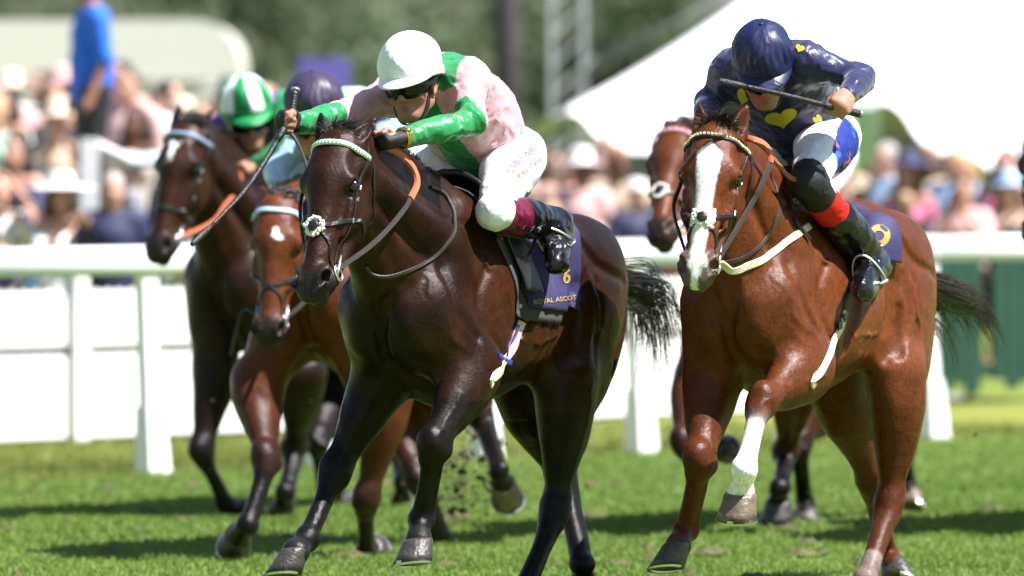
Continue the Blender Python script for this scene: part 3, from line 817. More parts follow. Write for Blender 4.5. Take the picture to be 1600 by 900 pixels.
# ------------------------------------------------------------------ horses
class Frame:
    """A ground frame: x forward along the heading, y to the animal's left, z up."""
    def __init__(self, O, head_deg):
        self.O = V(O); a = R(head_deg)
        self.d = V(-math.cos(a), -math.sin(a), 0); self.l = V(math.sin(a), -math.cos(a), 0)
        self.rz = math.atan2(self.d[1], self.d[0])
    def loc(self, p): q = V(p) - self.O; return V(q @ self.d, q @ self.l, q[2])
    def wor(self, q): return self.O + self.d * q[0] + self.l * q[1] + V(0, 0, q[2])
    def pix(self, px, py, lat):
        r = ray(px, py); t = ((self.O - CAM) @ self.l + lat) / (r @ self.l)
        return self.loc(CAM + r * t)
    def pixL(self, px, py, lat, par, L, w=0.25):
        """like pix, but slides along the sight line so the bone from par keeps its length"""
        r = ray(px, py); c = self.O - CAM
        t0 = (c @ self.l + lat) / (r @ self.l)
        ts = t0 + np.linspace(-0.7, 0.7, 561)
        pts = CAM + ts[:, None] * r[None]
        q = pts - self.O; lo = np.stack([q @ self.d, q @ self.l, q[:, 2]], 1)
        cost = (np.linalg.norm(lo - par, axis=1) - L) ** 2 + w * w * (lo[:, 1] - lat) ** 2
        return lo[np.argmin(cost)]
    def get(self, v, par=None, L=None, w=0.25):
        v = tuple(v)
        if abs(v[0]) > 10 or abs(v[1]) > 10:
            return self.pix(*v) if par is None or L is None else self.pixL(v[0], v[1], v[2], par, L, w)
        return V(*v)

ST = np.array([  # x, top, bottom, half width, narrowing of the top   (relative to the withers)
    (-1.335, -0.34, -0.46, 0.03, 0.1), (-1.31, -0.27, -0.52, 0.09, 0.1), (-1.24, -0.19, -0.56, 0.155, 0.15), (-1.10, -0.10, -0.58, 0.225, 0.2),
    (-0.92, -0.045, -0.59, 0.265, 0.25), (-0.74, -0.045, -0.65, 0.27, 0.25), (-0.56, -0.075, -0.70, 0.275, 0.2),
    (-0.38, -0.095, -0.765, 0.285, 0.2), (-0.20, -0.07, -0.80, 0.28, 0.3), (-0.04, -0.015, -0.81, 0.255, 0.5),
    (0.10, -0.005, -0.775, 0.235, 0.55), (0.22, -0.07, -0.72, 0.215, 0.5), (0.33, -0.19, -0.65, 0.185, 0.35),
    (0.41, -0.30, -0.57, 0.13, 0.2), (0.45, -0.37, -0.48, 0.05, 0.1)])
_xs = np.linspace(ST[0, 0], ST[-1, 0], 90)
_sp = spline(ST, 400); _ST = np.stack([np.interp(_xs, _sp[:, 0], _sp[:, i]) for i in range(5)], 1)

HC = dict(
    dark=dict(coat=(.0082, .0032, .0018), low=(.0052, .0045, .0043), tan=(.048, .0160, .0062), hair=(.006, .0055, .005)),
    chestnut=dict(coat=(.084, .0216, .0054), low=(.063, .0160, .0045), tan=(.130, .0365, .0100), hair=(.075, .026, .012)),
    bay=dict(coat=(.084, .0222, .0062), low=(.0072, .006, .0055), tan=(.14, .042, .014), hair=(.012, .010, .009)),
    brown=dict(coat=(.0150, .0062, .0034), low=(.006, .0053, .005), tan=(.05, .0175, .0075), hair=(.010, .009, .0085)))

class Horse: pass

def make_horse(sp, h):
    """sp: pose and colouring of one horse, h: lattice size in metres"""
    H = Horse(); F = sp['frame']; H.F = F; s = sp.get('size', 1.0)
    cs = HC[sp['coat']]; coat, low, tan, hair = (np.array(cs[k], dtype=np.float32) for k in ('coat', 'low', 'tan', 'hair'))
    H.colors = cs
    B = Body(coat); H.body = B
    Wz = sp['withers']; pit = R(sp.get('pitch', 4))
    cp, sn = math.cos(pit), math.sin(pit)
    Mt = np.array([[cp, 0, -sn], [0, 1, 0], [sn, 0, cp]]) * s
    Wp = V(0, 0, Wz)
    T = lambda x, y, z: Wp + Mt @ V(x, y, z)
    Td = lambda x, y, z: nrm(Mt @ V(x, y, z))
    H.T = T; H.Td = Td; H.s = s
    Mi = np.linalg.inv(Mt)
    def trunk(P):
        q = (P - Wp) @ Mi.T
        x = np.clip(q[:, 0], _xs[0], _xs[-1])
        zt, zb, hw, nr = (np.interp(x, _xs, _ST[:, i]) for i in (1, 2, 3, 4))
        zc = zb + (zt - zb) * 0.47
        up = q[:, 2] > zc
        hh = np.where(up, zt - zc, zc - zb)
        v = np.clip((q[:, 2] - zc) / hh, -1.3, 1.3)
        w = hw * np.where(up, 1 - nr * np.clip(v, 0, 1) ** 1.6, 1 - 0.18 * np.clip(-v, 0, 1) ** 2)
        e = np.where(up, 2.1, 2.3)
        r = (np.abs(q[:, 1] / w) ** e + np.abs(v) ** e) ** (1 / e)
        d = (r - 1) * np.minimum(w, hh)
        dx = q[:, 0] - x
        return np.sqrt(np.maximum(d, 0) ** 2 + dx ** 2) * s + np.minimum(d, 0) * s
    pts8 = np.array([T(x, y, z) for x in (-1.34, .46) for y in (-.3, .3) for z in (-.85, .02)])
    B.custom(trunk, pts8.min(0), pts8.max(0), k=0.01, c=coat)
    # ---------------- shoulder, chest and quarters
    J = {}
    for sd, n in ((1, 'L'), (-1, 'R')):
        for k_ in ('f', 'h'):
            J[k_ + n] = sp[k_ + n]
    H.J = {}
    for sd, n in ((1, 'L'), (-1, 'R')):
        y = lambda v: v * sd
        legs = J['f' + n]
        SP = T(0.31, y(.155), -.455)
        E = F.get(legs[0], SP, .30 * s) if legs[0] is not None else T(.02, y(.17), -.62)
        K = F.get(legs[1], E, .44 * s); Fe = F.get(legs[2], K, .325 * s); Cn = F.get(legs[3], Fe, .115 * s); To = F.get(legs[4], Cn, .105 * s, .1) if legs[4] is not None else Cn + V(.065, 0, -.075)
        H.J['f' + n] = (E, K, Fe, Cn, To)
        lat = V(0, sd, 0)
        # scapula and shoulder muscles
        B.limb(T(.03, y(.10), -.10), T(.27, y(.155), -.42), [.075, .115, .125, .105], k=.10, side=lat, ratio=.62, c=coat)
        B.limb(T(-.13, y(.15), -.20), T(-.02, y(.185), -.56), [.10, .15, .12], k=.09, side=lat, ratio=.6, c=coat)
        B.limb(SP, E, [.105, .125, .105], k=.07, side=lat, ratio=.75, c=coat)
        B.limb(T(-.10, y(.175), -.45), E + V(-.02, 0, .02), [.10, .125, .085], k=.06, side=lat, ratio=.62, c=coat)   # triceps
        B.ell(T(.385, y(.085), -.50), (.085 * s, .085 * s, .13 * s), k=.05, c=coat)                                   # breast
        B.limb(T(.34, y(.075), -.58), lerp(E, K, .12) + V(.03, -y(.05), .02), [.08, .07, .055], k=.06, c=coat)
        # forearm: a broad muscle belly above a flat tendinous lower half
        ax = nrm(K - E); fw = nrm(V(1, 0, 0) - ax * ax[0]);
        if fw[0] < 0: fw = -fw
        latf = nrm(np.cross(ax, fw)) * 1.0
        B.limb(E, K, [.118, .118, .096, .068, .054], k=.05, side=latf, ratio=.80, c=coat, c2=lerp(coat, low, .75))
        B.limb(lerp(E, K, .02) + fw * .045, lerp(E, K, .66) + fw * .016, [.046, .060, .036], k=.025, side=latf, ratio=.8)
        B.limb(lerp(E, K, .05) - fw * .06, lerp(E, K, .74) - fw * .028, [.052, .054, .028], k=.018, side=latf, ratio=.75)
        B.limb(lerp(E, K, .10) + latf * sd * .04, lerp(E, K, .72) + latf * sd * .022, [.036, .044, .025], k=.016)
        B.limb(lerp(E, K, .12) - latf * sd * .04, lerp(E, K, .72) - latf * sd * .022, [.034, .040, .023], k=.016)
        lowc = low if not (sp.get('sock') == n) else np.array((.80, .78, .74), dtype=np.float32)
        cx = nrm(Fe - K); cf = nrm(fw - cx * (fw @ cx)); cl = np.cross(cx, cf)
        kn = lerp(coat, low, .8) if sp.get('sock') != n else lerp(coat, low, .6)
        # knee
        B.limb(K - ax * .035 + fw * .004, K + cx * .045 + cf * .004, [.055, .060, .056, .046], k=.032, side=cl, ratio=1.0, c=kn, c2=kn)
        B.ell(K - (ax + cx) * .01 + nrm(fw + cf) * .030, (.044, .044, .052), k=.03)
        B.ball(K - nrm(fw + cf) * .043, .030, k=.035)
        # cannon bone and tendon
        B.limb(K + cx * .03, Fe, [.048, .036, .033, .034, .040], k=.018, c=kn if sp.get('sock') == n else lowc, c2=lowc)
        B.limb(K + cx * .06 - cf * .026, Fe - cf * .028 - cx * .02, [.024, .022, .024], k=.008)
        if sp.get('sock') == n:
            B.limb(lerp(K, Fe, .36), Fe, [.0345, .0345, .0405], k=.006, c=lowc)
            B.limb(lerp(K, Fe, .40) - cf * .026, Fe - cf * .028 - cx * .02, [.0225, .0225, .0245], k=.006, c=lowc)
        px_ = nrm(Cn - Fe); pf = nrm(cf - px_ * (cf @ px_))
        B.ell(Fe, (.040, .043, .044), axes=(cf, cl, cx), k=.015, c=lowc)
        B.ell(Fe - cf * .030 + px_ * .006, (.026, .033, .034), axes=(cf, cl, cx), k=.025, c=lowc)
        B.limb(Fe, Cn, [.040, .039, .047], k=.018, side=nrm(np.cross(px_, pf)), ratio=1.05, c=lowc, c2=lowc)
        B.limb(Cn - px_ * .014, Cn, [.044, .047], k=.012, side=nrm(np.cross(px_, pf)), ratio=1.05, c=lowc * .9 + .02)
        # ---------------- quarters and hind leg
        legs = J['h' + n]
        hip = T(-.93, y(.14), -.28)
        S = F.get(legs[0], hip, .46 * s) if legs[0] is not None else T(-.74, y(.19), -.60)
        Hk = F.get(legs[1], S, .50 * s); Fh = F.get(legs[2], Hk, .42 * s); Ch = F.get(legs[3], Fh, .115 * s); Th = F.get(legs[4], Ch, .105 * s, .1)
        H.J['h' + n] = (S, Hk, Fh, Ch, Th)
        gx = nrm(Hk - S); gf = V(1, 0, 0) - gx * gx[0]; gf = nrm(gf)
        if gf[0] < 0: gf = -gf
        gl = nrm(np.cross(gx, gf))
        B.ell(T(-.86, y(.135), -.17), V(.27, .125, .15) * s, axes=(Td(1, 0, .12), V(0, 1, 0), Td(-.12, 0, 1)), k=.07, c=coat)
        B.ell(T(-.60, y(.215), -.155), V(.085, .04, .07) * s, k=.10, c=coat)
        B.limb(hip, S, [.22, .225, .185, .12], k=.10, side=lat, ratio=.62, c=coat)
        B.limb(T(-1.19, y(.115), -.30), lerp(S, Hk, .34) - gf * .085, [.10, .15, .14, .085], k=.05, side=lat, ratio=.68, c=coat)
        B.limb(T(-1.02, y(.185), -.30), lerp(S, Hk, .18) - gf * .03, [.09, .125, .09], k=.05, side=lat, ratio=.6, c=coat)
        B.limb(T(-.62, y(.20), -.20), lerp(hip, S, .8) + gf * .03, [.045, .075, .085], k=.09, side=lat, ratio=.6, c=coat)
        B.limb(S, Hk, [.125, .135, .110, .075, .057], k=.07, side=gl, ratio=.74, c=coat, c2=lerp(coat, low, .85))
        B.limb(lerp(S, Hk, .08) - gf * .07, lerp(S, Hk, .68) - gf * .042, [.065, .075, .036], k=.02, side=gl, ratio=.7)
        B.limb(lerp(S, Hk, .08) + gf * .06 + gl * sd * .03, lerp(S, Hk, .7) + gf * .018, [.05, .055, .03], k=.018)
        hx = nrm(Fh - Hk); hf = gf - hx * (gf @ hx); hf = nrm(hf); hl = nrm(np.cross(hx, hf))
        pt = Hk - nrm(gf * .8 + hf * .6) * .062 - hx * .035                                   # point of hock
        B.limb(lerp(S, Hk, .60) - gf * .052, pt, [.020, .017, .023], k=.014, c=lerp(coat, low, .9))
        B.limb(pt, Hk + hx * .05 - hf * .025, [.027, .030, .028], k=.02, c=low)
        B.limb(Hk - gx * .05, Hk + hx * .06, [.057, .063, .057, .048], k=.022, c=lerp(coat, low, .85), c2=low)
        hsock = sp.get('hsock') == n
        lch = low if not hsock else low
        B.limb(Hk + hx * .03, Fh, [.050, .040, .037, .038, .042], k=.018, c=lch, c2=lch)
        if hsock: B.limb(lerp(Hk, Fh, .72), Fh, [.033, .034, .037], k=.01, c=(.7, .68, .64))
        B.limb(Hk + hx * .05 - hf * .03, Fh - hf * .03, [.028, .024, .025], k=.008)
        px_ = nrm(Ch - Fh); pf = nrm(hf - px_ * (hf @ px_))
        B.ell(Fh, (.041, .043, .045), axes=(hf, hl, hx), k=.015)
        B.ell(Fh - hf * .034, (.026, .033, .034), axes=(hf, hl, hx), k=.014)
        B.limb(Fh, Ch, [.041, .040, .048], k=.018)
        B.limb(Ch - px_ * .014, Ch, [.044, .047], k=.012)
    # grooves: between breast muscles, behind the shoulder, in front of the thigh
    for sd in (1, -1):
        B.limb(T(-.22, sd * .275, -.22), T(-.13, sd * .275, -.60), [.014, .022, .014], k=.05, mode='s')
        B.limb(T(-.60, sd * .29, -.32), T(-.56, sd * .285, -.56), [.02, .035, .02], k=.08, mode='s')
        B.limb(T(-1.12, sd * .24, -.32), T(-1.02, sd * .245, -.62), [.006, .012, .008], k=.03, mode='s')
    # ---------------- neck and head
    hd = sp['head']
    P0 = F.get(hd['poll'])
    hs = hd.get('scale', 1.0) * s
    P1 = F.get(hd['muzzle'], P0, .58 * hs, .05)
    u = nrm(P1 - P0); yaw = R(hd.get('yaw', 0)); n0 = V(math.cos(yaw), math.sin(yaw), 0)
    n = nrm(n0 - u * (n0 @ u)); sl = np.cross(n, u)
    hw_ = hd.get('wide', 1.1)
    HT = lambda a, b, c: P0 + (u * a + sl * b * hw_ + n * c) * hs
    HA = np.array([u, sl, n])
    H.HT = HT; H.HA = HA; H.hs = hs; H.P0 = P0; H.u, H.n, H.sl = u, n, sl
    Nb = T(.20, 0, -.30); Nt = HT(.05, 0, -.055)
    Nm = lerp(Nb, Nt, .5) + V(0, 0, .02) + V(0, hd.get('bend', 0), 0)
    H.Nb, H.Nm, H.Nt = Nb, Nm, Nt
    nk = spline([Nb, Nm, Nt], 6)
    rr = np.interp(np.linspace(0, 1, 6), [0, .25, .5, .75, 1], [.285, .235, .185, .15, .125]) * s
    wd = np.interp(np.linspace(0, 1, 6), [0, .5, 1], [.60, .55, .62])
    for i in range(5):
        B.limb(nk[i], nk[i + 1], [rr[i], rr[i + 1]], k=.05, side=(0, 1, 0), ratio=wd[i], c=coat)
    cb_ = spline([T(-.02, 0, -.045), lerp(T(.0, 0, -.03), HT(-.01, 0, -.04), .5) + V(0, hd.get('bend', 0), .03 + hd.get('crest', 0)), HT(.0, 0, -.035)], 7)
    H.crest = cb_
    cr = np.linspace(.055, .045, 7)
    for i in range(6): B.limb(cb_[i], cb_[i + 1], [cr[i], cr[i + 1]], k=.07, c=coat)
    thr = spline([T(.40, 0, -.42), lerp(T(.38, 0, -.40), HT(.20, 0, -.19), .5) + V(0, hd.get('bend', 0), .0), HT(.17, 0, -.165)], 5)
    for i in range(4): B.limb(thr[i], thr[i + 1], [.075 - .005 * i, .07 - .005 * i], k=.06, c=coat)
    for sd in (1, -1):                                                                       # jugular muscles, collar
        B.limb(thr[0] + V(-.02, sd * .08, .05), HT(.13, sd * .06, -.13), [.06, .042, .035], k=.03, c=coat)
        B.limb(T(.20, sd * .12, -.22), HT(.07, sd * .055, -.06), [.085, .065, .05], k=.05, c=coat)
    dk = np.array(sp.get('muzzle_col', (.022, .018, .017)), dtype=np.float32)
    q = lambda a, b, c: V(a, b * hw_, c) * hs
    B.ell(HT(.075, 0, -.015), q(.13, .088, .088), axes=HA, k=.04, c=coat)
    B.ell(HT(.15, 0, .034), q(.12, .083, .05), axes=HA, k=.03, c=coat)
    B.limb(HT(.17, 0, .022), HT(.50, 0, .008), np.array([.068, .060, .050, .044]) * hs, k=.03, side=sl, ratio=.92, c=coat)
    B.limb(HT(.15, 0, -.03), HT(.52, 0, -.03), np.array([.085, .075, .058, .050]) * hs, k=.03, side=sl, ratio=.86, c=coat)
    B.ell(HT(.535, 0, -.012), q(.070, .063, .060), axes=HA, k=.025, c=lerp(coat, dk, .8))
    B.ell(HT(.588, 0, -.012), q(.030, .048, .040), axes=HA, k=.022, c=dk)
    B.ell(HT(.572, 0, -.064), q(.036, .036, .026), axes=HA, k=.014, c=dk)
    for sd in (1, -1):
        B.ell(HT(.215, sd * .052, -.085), q(.115, .038, .105), axes=HA, k=.03, c=coat)               # cheek
        B.limb(HT(.28, sd * .036, -.145), HT(.52, sd * .022, -.066), np.array([.036, .026, .028]) * hs, k=.03, c=coat, c2=lerp(coat, dk, .6))
        B.limb(HT(.235, sd * .078, -.012), HT(.36, sd * .062, -.022), np.array([.018, .015, .008]) * hs, k=.02)       # facial crest
        B.ell(HT(.150, sd * .076, .030), q(.050, .026, .024), axes=HA, k=.03, c=coat)                # brow
        B.ell(HT(.175, sd * .080, .008), q(.036, .024, .032), axes=HA, k=.016, c=lerp(coat, dk, .35))
        B.ell(HT(.10, sd * .092, .045), q(.030, .018, .018), axes=HA, k=.03, mode='s')             # hollow over the eye
        B.ell(HT(.29, sd * .085, .035), q(.07, .022, .022), axes=HA, k=.03, mode='s')
        B.ell(HT(.540, sd * .046, .018), q(.044, .024, .033), axes=HA, k=.014, c=dk)                  # nostril wing
        B.limb(HT(.505, sd * .050, .026), HT(.56, sd * .036, .040), np.array([.013, .014, .012]) * hs, k=.010, c=dk)
        a1 = nrm(u * .85 - sl * sd * .35 + n * .25); a2 = nrm(np.cross(n, a1)); a3 = np.cross(a1, a2)
        B.ell(HT(.548, sd * .052, .034), q(.034, .0145, .030), axes=(a1, a2, a3), k=.008, mode='s', c=(.004, .0035, .0035))
        B.limb(HT(.545, sd * .062, -.040), HT(.60, sd * .02, -.044), np.array([.006, .006]) * hs, k=.008, mode='s', c=(.006, .005, .005))
        B.ball(HT(.180, sd * .0875, .012), .0235 * hs, k=.006, mode='s', c=(.006, .005, .005))
        B.path([HT(.150, sd * .082, .033), HT(.163, sd * .097, .022), HT(.182, sd * .101, .010), HT(.200, sd * .093, -.002)], np.full(4, .0085) * hs, k=.008, mode='u')
        # ears
        et = hd.get('ears', ((-.135, .085, .03), (-.135, .085, .03)))[0 if sd > 0 else 1]
        tip = HT(et[0], sd * et[1], et[2]); base = HT(.0, sd * .058, -.005); axx = nrm(tip - base); Le = np.linalg.norm(tip - base)
        fd = nrm(n + sl * sd * .55 - axx * ((n + sl * sd * .55) @ axx)); wd_ = np.cross(axx, fd)
        B.limb(base - axx * .02, tip, np.array([.032, .036, .033, .024, .007]) * hs, k=.022, side=fd, ratio=.55, c=coat, c2=lerp(coat, low, .5))
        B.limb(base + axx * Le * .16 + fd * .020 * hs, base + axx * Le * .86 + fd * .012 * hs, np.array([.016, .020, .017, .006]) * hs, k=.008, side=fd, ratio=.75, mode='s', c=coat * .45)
    fine = h < .009
    def onto(pts, n):
        return B.project(spline(pts, n), 0.0, 4)
    jobs = []
    for sd in (1, -1):
        Y = lambda v: v * sd
        E, K, Fe, Cn, To = H.J['fL' if sd > 0 else 'fR']; S_, Hk, Fh, _, _ = H.J['hL' if sd > 0 else 'hR']
        lt = V(0, sd * .12, 0)
        gr = [([T(.02, Y(.24), -.24), T(.13, Y(.24), -.40), T(.10, Y(.26), -.54), T(-.02, Y(.26), -.62)], .016),
              ([T(.33, Y(.2), -.30), T(.30, Y(.24), -.45), T(.20, Y(.25), -.57)], .014),
              ([T(-.21, Y(.3), -.16), T(-.22, Y(.3), -.36), T(-.14, Y(.3), -.58)], .015),
              ([lerp(T(.36, Y(.14), -.28), HT(.15, Y(.10), -.10), .05), lerp(T(.36, Y(.14), -.28), HT(.15, Y(.10), -.10), .45), lerp(T(.36, Y(.14), -.28), HT(.15, Y(.10), -.10), .85)], .016),
              ([T(.06, Y(.2), -.12), lerp(T(.12, Y(.15), -.14), HT(.08, Y(.08), -.05), .35), lerp(T(.12, Y(.13), -.14), HT(.08, Y(.08), -.05), .75)], .013),
              ([T(-1.16, Y(.24), -.18), T(-1.10, Y(.27), -.36), T(-1.0, Y(.27), -.56)], .016),
              ([T(-1.27, Y(.16), -.28), T(-1.22, Y(.2), -.45), T(-1.12, Y(.22), -.62)], .011),
              ([T(-.64, Y(.26), -.10), T(-.80, Y(.27), -.22), T(-1.0, Y(.27), -.26)], .013),
              ([T(-.58, Y(.3), -.28), T(-.60, Y(.3), -.44), T(-.64, Y(.28), -.58)], .018),
              ([T(.44, Y(.02), -.40), T(.42, Y(.02), -.52), T(.34, Y(.02), -.66)], .013),
              ([HT(.20, Y(.12), -.03), HT(.27, Y(.1), -.05), HT(.33, Y(.1), -.09)], .008),
              ([HT(.38, Y(.08), -.02), HT(.45, Y(.08), .0), HT(.50, Y(.07), .0)], .007),
              ([HT(.06, Y(.1), .03), HT(.11, Y(.1), .035), HT(.14, Y(.1), .05)], .010)]
        for k in range(6):
            gr.append(([T(-.33 - .085 * k, Y(.3), -.28), T(-.35 - .085 * k, Y(.31), -.44), T(-.32 - .08 * k, Y(.28), -.60)], .0075))
        for pts, r in gr:
            raw = spline(pts, 8); Q, N = B.project(raw, 0.0, 4); ok = (np.linalg.norm(Q - raw, axis=1) < .10); dep = r * .85; rr_ = max(r, .0135); jobs.append((Q + N * (rr_ - dep), rr_, 's', ok, N))
        if fine:
            rv = np.random.default_rng(sp.get('seed', 1) + (1 if sd > 0 else 50))
            starts = [([lerp(E, K, .15) + lt, lerp(E, K, .5) + lt * .8 + V(.02, 0, 0), lerp(E, K, .92) + lt * .6], 3), ([lerp(E, K, .3) + V(.1, sd * .05, 0), lerp(E, K, .7) + V(.09, sd * .05, 0), K + V(.07, sd * .03, 0)], 2),
                      ([lerp(S_, Hk, .05) + lt, lerp(S_, Hk, .45) + lt, lerp(S_, Hk, .9) + lt * .7], 3), ([T(-.18, Y(.3), -.55), T(-.45, Y(.3), -.54), T(-.66, Y(.3), -.46)], 4), ([T(-.12, Y(.3), -.48), T(-.02, Y(.3), -.30), T(.1, Y(.26), -.24)], 3),
                      ([HT(.25, Y(.1), -.1), HT(.32, Y(.1), -.06), HT(.42, Y(.08), -.01)], 2), ([HT(.24, Y(.1), .02), HT(.34, Y(.08), .03), HT(.46, Y(.07), .03)], 1), ([T(-.8, Y(.27), -.5), T(-.75, Y(.27), -.36), T(-.7, Y(.27), -.22)], 3), ([T(.36, Y(.12), -.36), T(.30, Y(.2), -.52), T(.2, Y(.22), -.6)], 2)]
            for pts, nb_ in starts:
                base_ = spline(pts, 12) + rv.normal(0, .007, (12, 3))
                Q, N = B.project(base_, 0, 4); ok = np.linalg.norm(Q - base_, axis=1) < .13; jobs.append((Q - N * .0036, .0068, 'u', ok, N))
                for q_ in range(0):
                    i0 = rv.integers(2, 8); d_ = nrm(Q[i0 + 2] - Q[i0]); s_ = np.cross(N[i0], d_) * rv.choice([-1, 1])
                    br = np.array([Q[i0] + (d_ * .022 + s_ * .016) * t + rv.normal(0, .002, 3) for t in range(6)])
                    Q2, N2 = B.project(br, 0, 4); ok = np.linalg.norm(Q2 - br, axis=1) < .05; jobs.append((Q2 - N2 * .0020, .0034, 'u', ok, N2))
    for Q, r, mode, ok, N in jobs:
        m_ = len(Q); good = np.array([ok[i] for i in range(m_)])
        for i in range(m_ - 1):
            if N[i] @ N[i + 1] < .7 or np.linalg.norm(Q[i + 1] - Q[i]) > .10: good[i + 1] = False
        runs = np.split(np.nonzero(good)[0], np.nonzero(np.diff(np.nonzero(good)[0]) > 1)[0] + 1)
        for run in runs:
            if len(run) < 3: continue
            n_ = len(run); a = np.sin(np.linspace(.15, math.pi - .15, n_)) ** .7 if mode == 's' else np.ones(n_)
            q_ = Q[run] + (N[run] * (r * (1 - a) * .5)[:, None] if mode == 's' else 0)      # grooves fade out at their ends
            B.path(q_, np.full(n_, r), k=r * 1.7 if mode == 's' else .010, mode=mode)
    Hinv = lambda Pw: ((Pw - P0) @ HA.T) / hs / V(1, hw_, 1)
    H.Hinv = Hinv
    def disp(P):
        nn = vnoise(P * 7.0, 3) * .004 + vnoise(P * 19.0, 5) * .0014
        return nn
    B.disp = disp
    mark = sp.get('mark')
    def paint(Pv, C):
        C = C.copy()
        n1 = vnoise(Pv * 4.0, 11); n2 = vnoise(Pv * 11.0, 12); n3 = vnoise(Pv * 60.0, 13)
        w = sstep(.05, .75, n1 * .6 + n2 * .35 + .25)[:, None] * (C.max(1) < .4)[:, None]
        # tan shows where the coat is thin: flank, elbow, quarters
        t = (Pv - Wp) @ Mi.T
        fl = np.exp(-((t[:, 0] + .62) / .5) ** 2 - ((t[:, 2] + .45) / .25) ** 2)[:, None]
        fr = np.exp(-((t[:, 0] - .0) / .22) ** 2 - ((t[:, 2] + .35) / .3) ** 2)[:, None]
        body = (t[:, 2] > -.8)[:, None]
        C = np.where(body, lerp(C, np.broadcast_to(tan, C.shape), np.clip(w * .35 + fl * .55 + fr * .30, 0, .85)), C)
        hq = Hinv(Pv); a, b, c = hq[:, 0], hq[:, 1], hq[:, 2]
        inh = (a > -.2) & (a < .7) & (np.abs(b) < .16) & (np.abs(c) < .26)
        # dark muzzle and eye surrounds
        mz = sstep(.40, .53, a + .02 * n2) * inh
        C = lerp(C, np.broadcast_to(dk, C.shape) * (1 + .3 * n2[:, None]), (mz * .8 * (C.min(1) > .008))[:, None])
        tn = np.exp(-((a - .43) / .07) ** 2 - ((np.abs(b) - .055) / .03) ** 2) * inh * (c > -.06)
        C = lerp(C, np.broadcast_to(tan * 1.05, C.shape), (tn * .7)[:, None])
        if mark is not None:
            m = np.clip(mark(a, b, c, n2, n3), 0, 1) * inh * (c > -.03)
            C = lerp(C, np.broadcast_to(np.array((.78, .76, .73), dtype=np.float32), C.shape), m[:, None])
        return C
    B.paint = paint
    root = empty('horse', F.O, F.rz); H.root = root
    tag(root, sp['label'], 'horse', sp.get('group', 'racehorses galloping on the turf'))
    H.mesh = B.mesh('body', h, sp['mat'], root)
    # ---------------- eyes
    for sd in (1, -1):
        MB().ball(HT(.180, sd * .0825, .012), .0225 * hs, n=16, m=12).build('eye', M_EYE, root)
    # ---------------- hooves with shoes
    sole_cols = sp.get('hoof_cols', {})
    for k_ in ('fL', 'fR', 'hL', 'hR'):
        jj = H.J[k_]; make_hoof(jj[2], jj[3], jj[4], root, M_HOOF if k_ not in sole_cols else sole_cols[k_], sp.get('flat', {}).get(k_, .8 if k_[0] == 'f' else .35))
    # ---------------- tail, mane
    rng = np.random.default_rng(sp.get('seed', 1))
    if 'tail' in sp:
        pts = [T(-1.27, 0, -.20)] + [F.get(v) for v in sp['tail']]
        pts.insert(1, lerp(T(-1.36, 0, -.22), pts[1], .25))
        hair_strands('tail', pts, 460 if h < .009 else 220, .030, sp.get('tail_spread', .13), .0016 if h < .009 else .003, M_HAIR[sp['coat']], root, rng)
    mane(H, sp, root, rng, h)
    return H

def make_hoof(Fe, Cn, To, root, mat, flat=.5):
    ax = nrm(Cn - Fe); fw = To - Cn
    side = np.cross(ax, fw); side = nrm(side) if np.linalg.norm(side) > 1e-3 else V(0, 1, 0)
    f0 = nrm(np.cross(side, ax)); f0 = f0 if f0 @ fw > 0 else -f0
    up = nrm(-(ax * .84 - f0 * .54)); up = nrm(up * (1 - flat) + V(0, 0, flat))          # the sole lies oblique to the pastern
    f = nrm(fw - up * (fw @ up)); side = np.cross(up, f)
    m = MB(); N = 20
    def ring(t, rx, ry, cx, zz):
        out = []
        for k in range(N):
            an = 2 * math.pi * k / N
            x = math.cos(an); y_ = math.sin(an)
            xx = x if x > 0 else x * .86
            out.append(Cn + f * (cx + xx * rx) + side * (y_ * ry) - up * zz)
        return out
    rings = [(0, .053, .054, .0, -.008), (.1, .060, .061, .004, .002), (.25, .062, .063, .012, .020), (.6, .069, .070, .029, .053), (1, .076, .077, .046, .086)]
    for i, r_ in enumerate(rings):
        vs = ring(*r_)
        if i == 0: allv = list(vs)
        else: allv += vs
    fs = [(i * N + k, i * N + (k + 1) % N, (i + 1) * N + (k + 1) % N, (i + 1) * N + k) for i in range(len(rings) - 1) for k in range(N)]
    fs.append(tuple(range(N - 1, -1, -1)))
    # concave sole with a frog
    c0 = len(allv)
    allv += [lerp(v, Cn + f * .040 - up * .080, .28) + up * .004 for v in allv[-N:]]
    allv.append(Cn + f * .03 - up * .066)
    b0 = (len(rings) - 1) * N
    fs += [(b0 + k, b0 + (k + 1) % N, c0 + (k + 1) % N, c0 + k) for k in range(N)]
    fs += [(c0 + k, c0 + (k + 1) % N, len(allv) - 1) for k in range(N)]
    m.add(allv, fs)
    hf = m.build('hoof', mat, root)
    sh = MB(); pts = []
    for k in range(19):
        an = -2.45 + 4.9 * k / 18
        x = math.cos(an); y_ = math.sin(an); xx = x if x > 0 else x * .86
        pts.append(Cn + f * (.046 + xx * .069) + side * (y_ * .070) - up * .084)
    sh.ribbon(pts, [-up] * 19, .018, .007)
    sh.box(Cn + f * .120 - up * .082, (.004, .022, .016), (f, side, up))          # toe clip
    sh.build('horseshoe', M_STEEL, hf, smooth=False)

